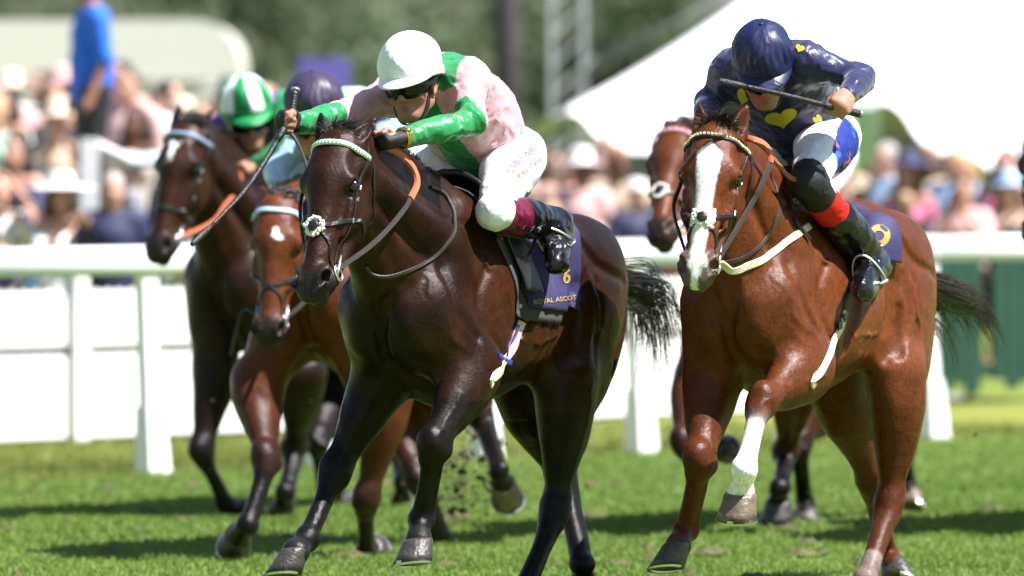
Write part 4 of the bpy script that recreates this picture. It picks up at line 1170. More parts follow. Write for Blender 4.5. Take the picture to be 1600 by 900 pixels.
def hair_strands(name, pts, n, r0, r1, w, mat, root, rng, parent_free=.45):
    """long strands fanning out along a guiding curve"""
    g = spline(pts, 15); m = len(g)
    L = np.concatenate([[0], np.cumsum(np.linalg.norm(np.diff(g, axis=0), axis=1))]); L /= L[-1]
    VV = []; FF = []; nv = 0
    tg = np.gradient(g, axis=0); tg /= np.linalg.norm(tg, axis=1, keepdims=True)
    clumps = rng.normal(0, 1, (26, 3))
    for i in range(n):
        cl = clumps[rng.integers(26)] + rng.normal(0, .28, 3)
        st = rng.uniform(0, parent_free); en = min(1.0, st + rng.uniform(.45, 1.0))
        tt = np.linspace(st, en, 9)
        P = np.stack([np.interp(tt, L, g[:, j]) for j in range(3)], 1)
        sp_ = r0 + (r1 - r0) * tt ** 1.3
        env = (tt - st * .5)[:, None]
        P = P + cl[None] * sp_[:, None] * .75
        ph = rng.uniform(0, 6, 3); fr = rng.uniform(4, 9)
        P = P + np.sin(tt[:, None] * fr + ph) * .02 * env
        P[:, 2] -= .05 * env[:, 0] ** 2 * rng.uniform(0, .9)
        T_ = np.gradient(P, axis=0); T_ /= np.linalg.norm(T_, axis=1, keepdims=True) + 1e-9
        side = np.cross(T_, rng.normal(0, 1, 3)); side /= np.linalg.norm(side, axis=1, keepdims=True) + 1e-9
        s2 = np.cross(T_, side)
        ww = w * rng.uniform(.6, 1.3) * np.array([1, 1.2, 1.2, 1.1, 1, .9, .75, .5, .12])
        for k in range(3):
            an = 2 * math.pi * k / 3
            VV.append(P + (side * math.cos(an) + s2 * math.sin(an)) * ww[:, None])
        for j in range(8):
            for k in range(3):
                FF.append((nv + k * 9 + j, nv + ((k + 1) % 3) * 9 + j, nv + ((k + 1) % 3) * 9 + j + 1, nv + k * 9 + j + 1))
        nv += 27
    return tag(mesh_obj(name, np.concatenate(VV), np.array(FF), mat, root), kind='stuff')

def short_hair(name, roots, dirs, bends, lens, w, mat, root, rng):
    """fine locks: each strand leaves its root along dirs and bends over towards bends"""
    VV = []; FF = []; nv = 0
    for p, d, bd, L in zip(roots, dirs, bends, lens):
        tt = np.linspace(0, 1, 7)[:, None]
        b = rng.normal(0, .10, 3)
        P = p + d * L * tt + (bd + b) * L * tt ** 2
        T_ = nrm(d); side = nrm(np.cross(T_, rng.normal(0, 1, 3))); s2 = np.cross(T_, side)
        ww = (w * np.array([1, 1.2, 1.2, 1.0, .8, .5, .1]))[:, None]
        for k in range(3):
            an = 2 * math.pi * k / 3
            VV.append(P + (side * math.cos(an) + s2 * math.sin(an)) * ww)
        for j in range(6):
            for k in range(3):
                FF.append((nv + k * 7 + j, nv + ((k + 1) % 3) * 7 + j, nv + ((k + 1) % 3) * 7 + j + 1, nv + k * 7 + j + 1))
        nv += 21
    return tag(mesh_obj(name, np.concatenate(VV), np.array(FF), mat, root), kind='stuff')

def mane(H, sp, root, rng, h):
    n = 1100 if h < .009 else 500
    w = .0013 if h < .009 else .0024
    cre = spline(H.crest, 40); ro = []; di = []; be = []; le = []
    pr, nr_ = H.body.project(cre + V(0, 0, .06), 0, 4)
    side = sp.get('mane_side', -1)
    tuft = rng.normal(0, .16, (24, 3))
    for i in range(n):
        t = rng.uniform(1, 38.5); i0 = int(t); p = lerp(pr[i0], pr[i0 + 1], t - i0)
        tk = tuft[int(t / 38.6 * 24)]
        d = nrm(V(-.75, side * .35, .45) + tk + rng.normal(0, .10, 3))
        ro.append(p + rng.normal(0, .007, 3)); di.append(d); be.append(V(-.35, side * .5, -.75) + tk); le.append(rng.uniform(.05, .10) * sp.get('mane_len', 1))
    short_hair('mane', ro, di, be, le, w, M_HAIR[sp['coat']], root, rng)
    ro = []; di = []; be = []; le = []
    fd = sp.get('forelock', (-.6, .1, -.2)); fb = sp.get('forelock_bend', (.3, .1, -.4))
    tuft = rng.normal(0, .14, (10, 3))
    for i in range(int(n * .7)):
        o = rng.normal(0, 1, 3) * V(.016, .020, .014)
        p = H.HT(-.028 + o[0], o[1], .026 + o[2]); tk = tuft[rng.integers(10)]
        d = nrm(H.u * fd[0] + H.sl * (fd[1] + o[1] * 14) + H.n * fd[2] + tk * .6 + rng.normal(0, .08, 3))
        ro.append(p); di.append(d); be.append(H.u * fb[0] + H.sl * (fb[1] + o[1] * 8) + H.n * fb[2] + tk); le.append(rng.uniform(.04, .075) * sp.get('forelock_len', 1))
    short_hair('forelock', ro, di, be, le, w, M_HAIR[sp['coat']], root, rng)

# ------------------------------------------------------------------ tack
def strap(H, mb, pts, w, th, off=.001, n=24, c=None, cols=None, free=False):
    P = spline(pts, n)
    if free:
        mb.tube(P, w / 2, 6, c); return P
    Q, N = H.body.project(P, off)
    Q[1:-1] = .25 * Q[:-2] + .5 * Q[1:-1] + .25 * Q[2:]
    mb.ribbon(Q, N, w, th, c, cols)
    return Q
def bridle(H, brow_cols, mats, grackle=True, pad=None, pad_u=.335):
    root = H.root; HT = H.HT
    mb = MB()
    for sd in (1, -1):
        strap(H, mb, [HT(-.005, sd * .03, -.06), HT(.03, sd * .085, -.045), HT(.10, sd * .092, -.03), HT(.22, sd * .094, -.030), HT(.34, sd * .078, -.034), HT(.455, sd * .06, -.04)], .013, .004, n=30)
        strap(H, mb, [HT(.03, sd * .085, -.06), HT(.12, sd * .095, -.11), HT(.19, sd * .06, -.19), HT(.215, 0, -.2)], .011, .004, n=20)
    strap(H, mb, [HT(-.005, .04, -.06), HT(-.02, 0, -.06), HT(-.005, -.04, -.06)], .02, .004, n=10)
    br = mb.build('bridle', mats['leather'], root, smooth=False)
    # browband: pattern of coloured segments
    P = spline([HT(.05, .090, -.045), HT(.046, .086, .01), HT(.040, .055, .062), HT(.042, 0, .085), HT(.040, -.055, .062), HT(.046, -.086, .01), HT(.05, -.090, -.045)], 61)
    Q, N = H.body.project(P, .002)
    mb = MB(); cols = [brow_cols[(i // 2) % len(brow_cols)] for i in range(61)]
    # a solid band with raised coloured diamonds along it
    mb.ribbon(Q, N, .023, .006, None, [brow_cols[0]] * 61)
    mb.build('browband', mats['cloth'], br, smooth=False, col=True)
    beads = MB(); k = 0
    for i in range(1, 60, 2):
        t = nrm(Q[i + 1] - Q[i - 1]); s_ = np.cross(t, N[i]); cc = brow_cols[1 + k % (len(brow_cols) - 1)]; k += 1
        p = Q[i] + N[i] * .0072
        if len(brow_cols) == 2:
            beads.add([p - t * .0052 - s_ * .009, p + t * .0052 - s_ * .009, p + s_ * .009, p - t * .0052 - s_ * .009 - N[i] * .003, p + t * .0052 - s_ * .009 - N[i] * .003, p + s_ * .009 - N[i] * .003],
                      [(0, 1, 2), (0, 3, 4, 1), (1, 4, 5, 2), (2, 5, 3, 0)], cc)
        else:
            beads.ball(p, .0062, cc, 8, 5)
    tag(beads.build('browband_bead', mats['cloth'], br, smooth=False, col=True), kind='stuff')
    # noseband
    mb = MB()
    if grackle:
        for sd in (1, -1):
            strap(H, mb, [HT(pad_u, 0, .06), HT(pad_u - .02, sd * .05, .04), HT(pad_u - .06, sd * .085, -.02), HT(pad_u - .09, sd * .09, -.09), HT(pad_u - .06, sd * .05, -.16)], .016, .005, n=24)
            strap(H, mb, [HT(pad_u, 0, .06), HT(pad_u + .05, sd * .05, .03), HT(pad_u + .12, sd * .06, -.03), HT(pad_u + .145, sd * .05, -.08), HT(pad_u + .15, 0, -.10)], .014, .005, n=24)
    else:
        strap(H, mb, [HT(pad_u, 0, .06), HT(pad_u, .055, .03), HT(pad_u, .08, -.03), HT(pad_u - .01, .06, -.12), HT(pad_u - .01, 0, -.15)], .022, .005, n=24)
        strap(H, mb, [HT(pad_u, 0, .06), HT(pad_u, -.055, .03), HT(pad_u, -.08, -.03), HT(pad_u - .01, -.06, -.12), HT(pad_u - .01, 0, -.15)], .022, .005, n=24)
    nb = mb.build('noseband', mats['leather'], br, smooth=False)
    pc, pn = H.body.project(np.array([HT(pad_u, 0, .06)]), .004); pc, pn = pc[0], pn[0]
    if pad:
        m = MB(); rng = np.random.default_rng(4)
        a = nrm(H.sl); b = np.cross(pn, a)
        if pad == 'round':
            for k in range(150):
                an = rng.uniform(0, 2 * math.pi); rr = .030 + rng.normal(0, .004)
                m.ball(pc + rr * (math.cos(an) * a + math.sin(an) * b) + pn * rng.uniform(.0, .008) - pn * .003, rng.uniform(.004, .0075), None, 6, 4)
        else:
            for k in range(240):
                x = rng.uniform(-.055, .055); y_ = rng.normal(0, .012)
                p, q = H.body.project(np.array([pc + a * x * 1.05 + b * y_]), .002)
                m.ball(p[0] + q[0] * .004, rng.uniform(.005, .009), None, 6, 4)
        tag(m.build('fleece_pad', mats['fleece'], br), kind='stuff')
        m = MB(); m.ball(pc + pn * .010, (.021, .021, .006), None, 14, 6, M=(a, b, pn)); m.build('noseband_disc', mats['leather'], br)
    # bit
    H.bit = {}
    for sd in (1, -1):
        m = MB()
        p, q = H.body.project(np.array([HT(.475, sd * .055, -.045)]), .008); p, q = p[0], q[0]
        H.bit[sd] = p
        torus(m, p - H.n * .012 + H.u * .010, q, .030, .0042)
        m.tube([p, p - q * .03], .009, 8)
        m.tube([p - H.u * .055 + q * .004, p + q * .004, p + H.u * .035 + q * .004], [.004, .006, .004], 6)
        m.build('bit_ring', M_STEEL, br)
    # buckles on the cheek strap
    for sd in (1, -1):
        for uu in (.17, .21, .30):
            m = MB()
            p, q = H.body.project(np.array([HT(uu, sd * .094, -.03)]), .006)
            m.box(p[0], (.018, .015, .004), (H.u, np.cross(q[0], H.u), q[0]))
            m.build('buckle', M_STEEL, br, smooth=False)
    return br

def drape(body, fn, nu, nv, off, name, mat, parent, fold=0.0, fseed=0, thick=.006, cols=None):
    """a cloth lying on the animal: fn(u, v) gives rough points, which are settled onto the surface"""
    P = np.array([fn(i / (nu - 1), j / (nv - 1)) for i in range(nu) for j in range(nv)])
    Q, N = body.project(P, off, 6)
    if fold:
        Q = Q + N * (np.abs(vnoise(P * V(9, 3, 2) , fseed)) * fold)[:, None]
    lowr = Q - N * thick
    n = nu * nv
    fs = []
    for i in range(nu - 1):
        for j in range(nv - 1):
            a = i * nv + j; fs.append((a, a + nv, a + nv + 1, a + 1))
    fs2 = [tuple(n + x for x in reversed(f)) for f in fs]
    ed = [(i * nv, (i + 1) * nv) for i in range(nu - 1)] + [((i + 1) * nv + nv - 1, i * nv + nv - 1) for i in range(nu - 1)]
    ed += [(j + 1, j) for j in range(nv - 1)] + [((nu - 1) * nv + j, (nu - 1) * nv + j + 1) for j in range(nv - 1)]
    fs3 = [(b, a, a + n, b + n) for a, b in ed]
    verts = np.vstack([Q, lowr])
    c = None
    if cols is not None: c = np.array([cols(i / (nu - 1), j / (nv - 1)) for i in range(nu) for j in range(nv)] * 2)
    return mesh_obj(name, verts, fs + fs2 + fs3, mat, parent, col=c)

def text_points(txt, size, bold=0.0, depth=False):
    cu = bpy.data.curves.new('lettering', 'FONT'); cu.body = txt; cu.size = size; cu.align_x = 'CENTER'; cu.align_y = 'CENTER'
    cu.offset = bold; cu.resolution_u = 4
    o = bpy.data.objects.new('lettering', cu); COL.objects.link(o)
    dg = bpy.context.evaluated_depsgraph_get(); dg.update()
    me = o.evaluated_get(dg).to_mesh()
    vs = np.array([v.co[:] for v in me.vertices]); fs = [tuple(p.vertices) for p in me.polygons]
    o.evaluated_get(dg).to_mesh_clear()
    bpy.data.objects.remove(o); bpy.data.curves.remove(cu)
    return vs, fs
def letter(body, txt, size, cen, right, up, mat, parent, off=.003, bold=0.0, name='lettering', it=5):
    vs, fs = text_points(txt, size, bold)
    P = V(cen) + np.outer(vs[:, 0], V(right)) + np.outer(vs[:, 1], V(up))
    Q, N = body.project(P, off, it) if body is not None else (P, None)
    return mesh_obj(name, Q, fs, mat, parent, smooth=False)

from mathutils.bvhtree import BVHTree
class Surface:
    """finds points on a finished mesh: under a sight line, or nearest to a rough point"""
    def __init__(self, o, F):
        me = o.data; n = len(me.vertices); co = np.empty(n * 3, dtype=np.float32); me.vertices.foreach_get('co', co)
        self.t = BVHTree.FromPolygons([tuple(v) for v in co.reshape(-1, 3).tolist()], [tuple(p.vertices) for p in me.polygons]); self.F = F
        self.o = F.loc(CAM)
    def hit(self, px, py):
        r = ray(px, py); d = V(r @ self.F.d, r @ self.F.l, r[2])
        h = self.t.ray_cast(Vector(self.o), Vector(d))
        return (V(h[0]), V(h[1])) if h[0] is not None else None
    def near(self, p):
        h = self.t.find_nearest(Vector(p)); return V(h[0]), V(h[1])
def face_cam(n, F):
    v = F.loc(CAM); return n
def decal(surf, tri_pts, faces, name, mat, parent, off=.0016):
    """flat print laid on a surface; tri_pts are sight-line pixels"""
    vs = []; last = None; miss = set()
    for px, py in tri_pts:
        h = surf.hit(px, py)
        if h is None: miss.add(len(vs)); h = last if last is not None else (V(0, 0, 0), V(0, 0, 1))
        last = h; n = h[1]
        v = surf.o - h[0]; n = n if n @ v > 0 else -n
        vs.append(h[0] + n * off)
    return mesh_obj(name, vs, [f for f in faces if not any(i in miss for i in f)], mat, parent, smooth=False)
def print_text(surf, txt, c, ang, size, name, mat, parent, bold=0.0, sx=1.0, off=.0016):
    vs, fs = text_points(txt, 1.0, bold)
    a = R(ang); ex = V(math.cos(a), -math.sin(a)); ey = V(-math.sin(a), -math.cos(a))
    pts = [V(c[0], c[1]) + ex * v[0] * size * sx + ey * v[1] * size for v in vs]
    return decal(surf, pts, fs, name, mat, parent, off)
def blob(poly, n=5):
    """triangulated filled outline (pixels): rings shrinking to the middle"""
    P = np.array(poly, dtype=float); c = P.mean(0); m = len(P); pts = []; fs = []
    for r in range(n): pts += [tuple(c + (p - c) * (1 - r / n)) for p in P]
    pts.append(tuple(c))
    for r in range(n - 1): fs += [(r * m + i, r * m + (i + 1) % m, (r + 1) * m + (i + 1) % m, (r + 1) * m + i) for i in range(m)]
    fs += [((n - 1) * m + i, (n - 1) * m + (i + 1) % m, n * m) for i in range(m)]
    return pts, fs
def heart(cx, cy, w, hgt, ang):
    a = R(ang); out = []
    for k in range(40):
        t = 2 * math.pi * k / 40; x = 16 * math.sin(t) ** 3 / 32; y = (13 * math.cos(t) - 5 * math.cos(2 * t) - 2 * math.cos(3 * t) - math.cos(4 * t)) / 30
        X, Y = x * w, -y * hgt; out.append((cx + X * math.cos(a) + Y * math.sin(a), cy - X * math.sin(a) + Y * math.cos(a)))
    return out
def lay(surf, pix, n, w, th, name, mat, parent, off=.001, extra=()):
    """a strap following the visible surface under the given pixels; extra: rough local points tacked on at the end"""
    pts = []; 
    for px, py in pix:
        h = surf.hit(px, py)
        if h: pts.append(h[0])
    pts += [surf.near(p)[0] for p in extra]
    P = spline(pts, n); Q = []; N = []
    for p in P:
        q, nn = surf.near(p); Q.append(q + nn * off); N.append(nn)
    Q = np.array(Q); N = np.array(N)
    for _ in range(2): Q[1:-1] = .25 * Q[:-2] + .5 * Q[1:-1] + .25 * Q[2:]; N[1:-1] = N[:-2] + N[1:-1] + N[2:]
    m = MB(); m.ribbon(Q, N, w, th)
    return m.build(name, mat, parent, smooth=False), Q, N
# ------------------------------------------------------------------ people
SKIN = np.array((.36, .175, .115), dtype=np.float32); LIP = (.36, .12, .10); GLOVE = (.012, .012, .013)
M_SKIN = painted('skin', rough=.5, spec=.35, bump=.12, bscale=220, vary=.10, vscale=25)
M_SILK = painted('racing_silk', rough=.36, spec=.4, vary=.05, sheen=.2, layers=[('RIDGED_MULTIFRACTAL', 6, .24, .024), ('RIDGED_MULTIFRACTAL', 17, .17, .009), ('FBM', 260, .12, .002)])
M_BREECH = painted('breeches_cloth', rough=.65, spec=.25, vary=.04, layers=[('RIDGED_MULTIFRACTAL', 7, .22, .02), ('RIDGED_MULTIFRACTAL', 19, .2, .008), ('FBM', 300, .1, .002)])
M_BOOT = painted('patent_boot', rough=.20, spec=.45, vary=.1, coat=.1, layers=[('RIDGED_MULTIFRACTAL', 9, .5, .016), ('FBM', 30, .25, .006)])
M_CAP = painted('cap_silk', rough=.42, spec=.35, vary=.05, layers=[('RIDGED_MULTIFRACTAL', 8, .35, .012), ('FBM', 240, .15, .002)])
M_LENS = simple('goggle_lens', (.004, .004, .005), .12, spec=.3)
M_FRAME = simple('goggle_frame', (.02, .02, .022), .4)
M_GLOVE = simple('black_glove', GLOVE, .6, bump=.4, bscale=180)
M_WHIP = simple('whip_black', (.014, .014, .015), .42, bump=.5, bscale=150)
M_WHIPEND = simple('whip_cap', (.35, .35, .36), .3, metal=.6)

def make_hand(B, Wr, G, ga, flip, c, spread=.021, glove=None, fat=1.0, thumb=1):
    """a fist closed round a rod: palm, four bent fingers, a thumb; ga = direction of the rod through the fist (towards the thumb)"""
    hd = nrm(G - Wr); ga = nrm(ga - hd * (V(ga) @ hd)); pn = np.cross(ga, hd) * flip
    k0 = Wr + hd * .082
    base = c if glove is None else glove
    B.limb(Wr, Wr + hd * .075, np.array([.026, .030, .030]) * fat, k=.016, side=ga, ratio=1.35, c=base)
    B.limb(Wr + hd * .02, Wr + hd * .07 + pn * .006, np.array([.020, .024]) * fat, k=.015, side=ga, ratio=1.4, c=base)
    for i, o in enumerate((1.5, .5, -.5, -1.5)):
        ln = (1.0, 1.08, 1.02, .86)[i]
        a = k0 + ga * o * spread; r = (.0098, .0100, .0096, .0088)[i] * fat
        b = a + hd * .012 * ln + pn * .032 * ln
        d = b - hd * .026 * ln + pn * .010
        e = d - hd * .013 * ln - pn * .013
        a0 = a - hd * .03
        B.limb(a0, a, [r * 1.15, r * 1.2], k=.010, c=base)
        B.ball(a + hd * .003 - pn * .002, r * 1.22, k=.006, c=base)
        mid = lerp(a, b, .62) if glove is not None else b
        B.limb(a, b, [r * 1.12, r], k=.005, c=base if glove is not None and i > 3 else c)
        if glove is not None: B.limb(a, mid, [r * 1.22, r * 1.18], k=.004, c=glove)
        B.limb(b, d, [r, r * .95], k=.005, c=c)
        B.limb(d, e, [r * .95, r * .85], k=.004, c=c)
    t0 = Wr + hd * .028 + ga * .026 * thumb + pn * .010; t1 = t0 + hd * .030 + ga * .014 * thumb + pn * .016; t2 = t1 + hd * .022 - ga * .004 * thumb + pn * .014; t3 = t2 + hd * .012 - ga * .018 * thumb + pn * .008
    B.limb(t0, t1, np.array([.017, .014]) * fat, k=.012, c=base); B.limb(t1, t2, np.array([.0125, .0115]) * fat, k=.005, c=c if glove is None else glove)
    B.limb(t2, t3, np.array([.0115, .0095]) * fat, k=.004, c=c)
    return Wr + hd * .076 + pn * .020, ga          # where the rod passes

class Rider: pass
def make_rider(sp, h):
    F = sp['frame']; J = {k: F.get(v) for k, v in sp['j'].items()}
    A = Rider(); A.J = J; A.F = F; j = J
    root = empty('person', F.O, F.rz); A.root = root
    tag(root, sp['label'], 'jockey', 'jockeys riding in the race')
    lat = V(0, 1, 0)
    # head frame
    sw = lambda v: V(v[0] * F.d[0] - v[2] * F.d[1], v[0] * F.l[0] - v[2] * F.l[1], v[1])      # (east, up, south) to the frame
    up = nrm(sw(sp['head_up'])); f0 = sw(sp['face']); fc = nrm(f0 - up * (f0 @ up)); lf = np.cross(up, fc)
    hs = sp.get('head_scale', 1.0)
    hc = j['chin'] + up * .118 * hs
    HT = lambda x, y, z: hc + (lf * x + fc * y + up * z) * hs
    HA = np.array([lf, fc, up]); A.HT = HT; A.HA = HA; A.hc = hc; A.up, A.fc, A.lf = up, fc, lf
    B = Body(SKIN); A.body = B
    sk = np.array(sp.get('skin', SKIN), dtype=np.float32); q = lambda *a: V(*a) * hs
    B.ell(HT(0, -.012, .022), q(.076, .096, .102), axes=HA, k=.02, c=sk)
    B.ell(HT(0, .022, -.045), q(.060, .070, .078), axes=HA, k=.03, c=sk)
    B.ell(HT(0, .066, -.098), q(.026, .024, .022), axes=HA, k=.025, c=sk)
    B.limb(HT(.05, -.01, -.065), HT(.018, .06, -.10), .022 * hs, k=.025, c=sk); B.limb(HT(-.05, -.01, -.065), HT(-.018, .06, -.10), .022 * hs, k=.025, c=sk)
    B.limb(HT(-.045, .072, .022), HT(.045, .072, .022), .018 * hs, k=.018, c=sk)
    B.limb(HT(0, .082, .012), HT(0, .106, -.033), np.array([.010, .012, .0155]) * hs, k=.012, c=sk, c2=sk * V(1.05, .85, .85))
    for sd in (1, -1):
        B.ell(HT(sd * .014, .096, -.036), q(.010, .012, .009), axes=HA, k=.006, c=sk * V(1.02, .85, .83))
        B.ell(HT(sd * .044, .060, -.028), q(.028, .028, .028), axes=HA, k=.025, c=sk * V(1.05, .86, .82))
        B.ell(HT(sd * .032, .092, .002), q(.020, .014, .013), axes=HA, k=.015, mode='s', c=sk * .8)
        B.ell(HT(sd * .079, -.010, -.012), q(.010, .024, .034), axes=HA, k=.008, c=sk * V(1.05, .85, .8))
        B.ell(HT(sd * .086, -.006, -.010), q(.006, .013, .020), axes=HA, k=.005, mode='s')
    B.ell(HT(0, .088, -.064), q(.024, .012, .006), axes=HA, k=.006, c=LIP)
    B.ell(HT(0, .086, -.076), q(.021, .012, .0065), axes=HA, k=.006, c=LIP)
    B.limb(HT(-.02, .100, -.0700), HT(.02, .100, -.0700), .0024 * hs, k=.004, mode='s', c=(.12, .03, .03))
    # trunk and limbs
    sh = (j['sL'] + j['sR']) / 2; hp = (j['hL'] + j['hR']) / 2; nb = sh + nrm(sh - hp) * .03 + up * .02
    bk = nrm(np.cross(lat, sh - hp)); bk = bk if bk[2] > 0 else -bk            # towards the back of the rider
    wst = lerp(hp, sh, .42) + bk * sp.get('arch', .060)
    chs = lerp(hp, sh, .80) + bk * sp.get('arch', .060) * .5
    A.sh, A.hp, A.bk, A.wst, A.chs, A.nb = sh, hp, bk, wst, chs, nb
    def trunk(Bd, g, c, low=True):
        Bd.limb(hp, wst, [.105 + g, .100 + g], k=.06, side=lat, ratio=1.30, c=c)
        Bd.limb(wst, chs, [.098 + g, .108 + g, .112 + g], k=.06, side=lat, ratio=1.38, c=c)
        Bd.limb(chs, sh, [.105 + g, .080 + g], k=.06, side=lat, ratio=1.4, c=c)
        Bd.limb(lerp(j['sL'], sh, .10), lerp(j['sR'], sh, .10), .062 + g, k=.06, c=c)
    def arm(Bd, n, g, c, end=1.0):
        S_, E_, W_ = j['s' + n], j['e' + n], j['w' + n]
        Bd.limb(lerp(S_, sh, .2), E_, [.058 + g, .050 + g, .041 + g, .037 + g], k=.05, c=c)
        Bd.limb(E_, lerp(E_, W_, end), [.037 + g, .039 + g, .033 + g, lerp(.037, .026, end) + g * .8], k=.03, c=c)
    def leg(Bd, n, g, c, end=1.0, c2=None):
        Hp, Kn, An = j['h' + n], j['k' + n], j['a' + n]
        sd = 1 if n == 'L' else -1
        Bd.limb(Hp, Kn, [.092 + g, .088 + g, .070 + g, .051 + g], k=.06, c=c)
        Bd.limb(Hp + nrm(hp - sh) * .035 + bk * .02, lerp(Hp, Kn, .3), [.088 + g, .08 + g], k=.06, c=c)
        Bd.limb(Kn, lerp(Kn, An, end), [.053 + g, .058 + g, .052 + g, .042 + g] if end > .9 else [.053 + g, .055 + g], k=.03, c=c)
    trunk(B, -.004, sk)
    for n in 'LR':
        arm(B, n, -.002, sk); leg(B, n, -.002, sk)
        B.limb(j['a' + n], j['t' + n], [.038, .034, .026], k=.02, c=sk)
    B.limb(nb, HT(0, -.03, -.05), [.062, .055], k=.03, c=sk)
    A.grip = {}
    for n in 'LR':
        g = sp['hand'][n]
        A.grip[n] = make_hand(B, j['w' + n], F.get(g['at']), V(*g['axis']), g.get('flip', 1), sk, glove=None, thumb=g.get('thumb', 1))
    A.bodymesh = B.mesh('body', h * 1.2, M_SKIN, root)
    # gloves
    if sp.get('gloves'):
        for n in sp['gloves']:
            G_ = Body(GLOVE); g = sp['hand'][n]
            W_ = j['w' + n]; hd = nrm(F.get(g['at']) - W_); ga = nrm(V(*g['axis']) - hd * (V(*g['axis']) @ hd)); pn = np.cross(ga, hd) * g.get('flip', 1)
            G_.limb(W_ - hd * .012, W_ + hd * .078, [.027, .031, .031], k=.01, side=ga, ratio=1.36, c=GLOVE)
            for i, o in enumerate((1.5, .5, -.5, -1.5)):
                a = W_ + hd * .082 + ga * o * .021; ln = (1.0, 1.08, 1.02, .86)[i]
                b = a + hd * .012 * ln + pn * .032 * ln
                G_.limb(a - hd * .03, a, [.0145, .0145], k=.008, c=GLOVE); G_.limb(a, lerp(a, b, .75), [.0142, .0130], k=.005, c=GLOVE)
            th_ = g.get('thumb', 1)
            t0 = W_ + hd * .028 + ga * .026 * th_ + pn * .010; t1 = t0 + hd * .030 + ga * .014 * th_ + pn * .016
            G_.limb(t0, t1, [.020, .0165], k=.012, c=GLOVE)
            G_.mesh('glove', max(.0032, h * .8), M_GLOVE, root)
    # silks
    cloth = sp['silks']
    S = Body(cloth['base']); A.silk = S
    trunk(S, .010, cloth['base'])
    S.limb(lerp(sh, hp, .25), lerp(sh, hp, .92) + bk * .035, [.115, .135, .122], k=.08, side=lat, ratio=1.30)
    for n in 'LR': arm(S, n, .011, cloth['base'], .93)
    S.limb(nb, lerp(nb, HT(0, -.03, -.05), .35), [.070, .064], k=.03)
    S.disp = folds(cloth.get('fold', .006), 19.0, sp.get('seed', 1), None)
    if 'paint' in cloth: S.paint = lambda P, C: cloth['paint'](A, P, C)
    A.silkmesh = S.mesh('racing_silks', h * 1.25, M_SILK, root, smooth=1)
    # breeches
    bc = sp.get('breech', (.80, .80, .80))
    P_ = Body(bc); A.breech = P_
    P_.limb(hp, lerp(hp, wst, .35), [.100, .098], k=.06, side=lat, ratio=1.28)
    for n in 'LR': leg(P_, n, .009, bc, sp.get('breech_end', .22))
    P_.disp = folds(.0045, 17.0, sp.get('seed', 1) + 31)
    if 'breech_paint' in sp: P_.paint = lambda P, C: sp['breech_paint'](A, P, C)
    A.breechmesh = P_.mesh('breeches', h * 1.4, M_BREECH, root)
    # boots
    for n in 'LR':
        Kn, An, To = j['k' + n], j['a' + n], j['t' + n]
        bb = Body((.005, .005, .007)); ba = nrm(An - Kn); ft = nrm(To - An)
        st = sp.get('boot_top', .20)
        bb.limb(lerp(Kn, An, st), lerp(Kn, An, .96), [.072, .074, .068, .058], k=.03)
        bb.limb(An, To, [.056, .052, .049, .040], k=.03, side=nrm(np.cross(ft, ba)), ratio=.95)
        bb.ball(An - ft * .030 + ba * .030, .040, k=.04)
        bb.limb(An - ft * .045 + ba * .062, To + ba * .030, [.030, .034, .034], k=.012, side=nrm(np.cross(ft, ba)), ratio=1.05)
        bb.disp = folds(.006, 12.0, 50)
        def bpaint(P, C, Kn=Kn, An=An, st=st):
            t = ((P - Kn) @ (An - Kn)) / ((An - Kn) @ (An - Kn))
            C = C.copy()
            for a, b, c in sp.get('boot_bands', ()):
                C[(t > a) & (t < b)] = c
            return C
        bb.paint = bpaint
        bt_ = bb.mesh('boot', h * 1.3, M_BOOT, root)
        A.boots = getattr(A, 'boots', {}); A.boots[n] = bt_
    # cap over the helmet, with its peak
    make_cap(A, sp, root)
    # goggles
    mb = MB(); nu, nv = 25, 7
    prof = [(-math.radians(68) + math.radians(136) * i / (nu - 1)) for i in range(nu)]
    vs = []
    for r_off in (.008, .002):
        for i, az in enumerate(prof):
            hh = .043 * (1 - .30 * abs(math.sin(az)) ** 2) * (1 - .35 * math.exp(-(az / .14) ** 2))
            for k in range(nv):
                t = -1 + 2 * k / (nv - 1)
                z = .006 + (t * hh if t > 0 else t * hh * (1.0)) + (.35 * .030 * math.exp(-(az / .14) ** 2) if t < 0 else 0) * 0
                bul = .006 * (1 - t * t)
                vs.append(HT(math.sin(az) * (.082 + r_off + bul), .012 + math.cos(az) * (.090 + r_off + bul), z))
    n = nu * nv
    fs = [(i * nv + k, (i + 1) * nv + k, (i + 1) * nv + k + 1, i * nv + k + 1) for i in range(nu - 1) for k in range(nv - 1)]
    fs += [tuple(n + x for x in reversed(f)) for f in fs]
    ed = [(i * nv, (i + 1) * nv) for i in range(nu - 1)] + [((i + 1) * nv + nv - 1, i * nv + nv - 1) for i in range(nu - 1)] + [(k + 1, k) for k in range(nv - 1)] + [((nu - 1) * nv + k, (nu - 1) * nv + k + 1) for k in range(nv - 1)]
    fs += [(b, a, a + n, b + n) for a, b in ed]
    mb.add(vs, fs); gg = mb.build('goggles', M_LENS, root)
    for sd in (1, -1):
        mb = MB(); mb.ribbon([HT(sd * .083, .045, .006), HT(sd * .092, 0, .010), HT(sd * .088, -.05, .018), HT(sd * .06, -.10, .02)], [lf * sd] * 4, .024, .003)
        mb.build('goggle_strap', M_FRAME, gg)
    if sp.get('goggle_frame'):
        c0 = [HT(-.062, .083, .034), HT(-.020, .110, .036), HT(-.018, .112, .016), HT(-.060, .086, .014)]
        MB().tube(c0 + [c0[0]], .0015, 5).build('goggle_trim', M_STEEL, gg)
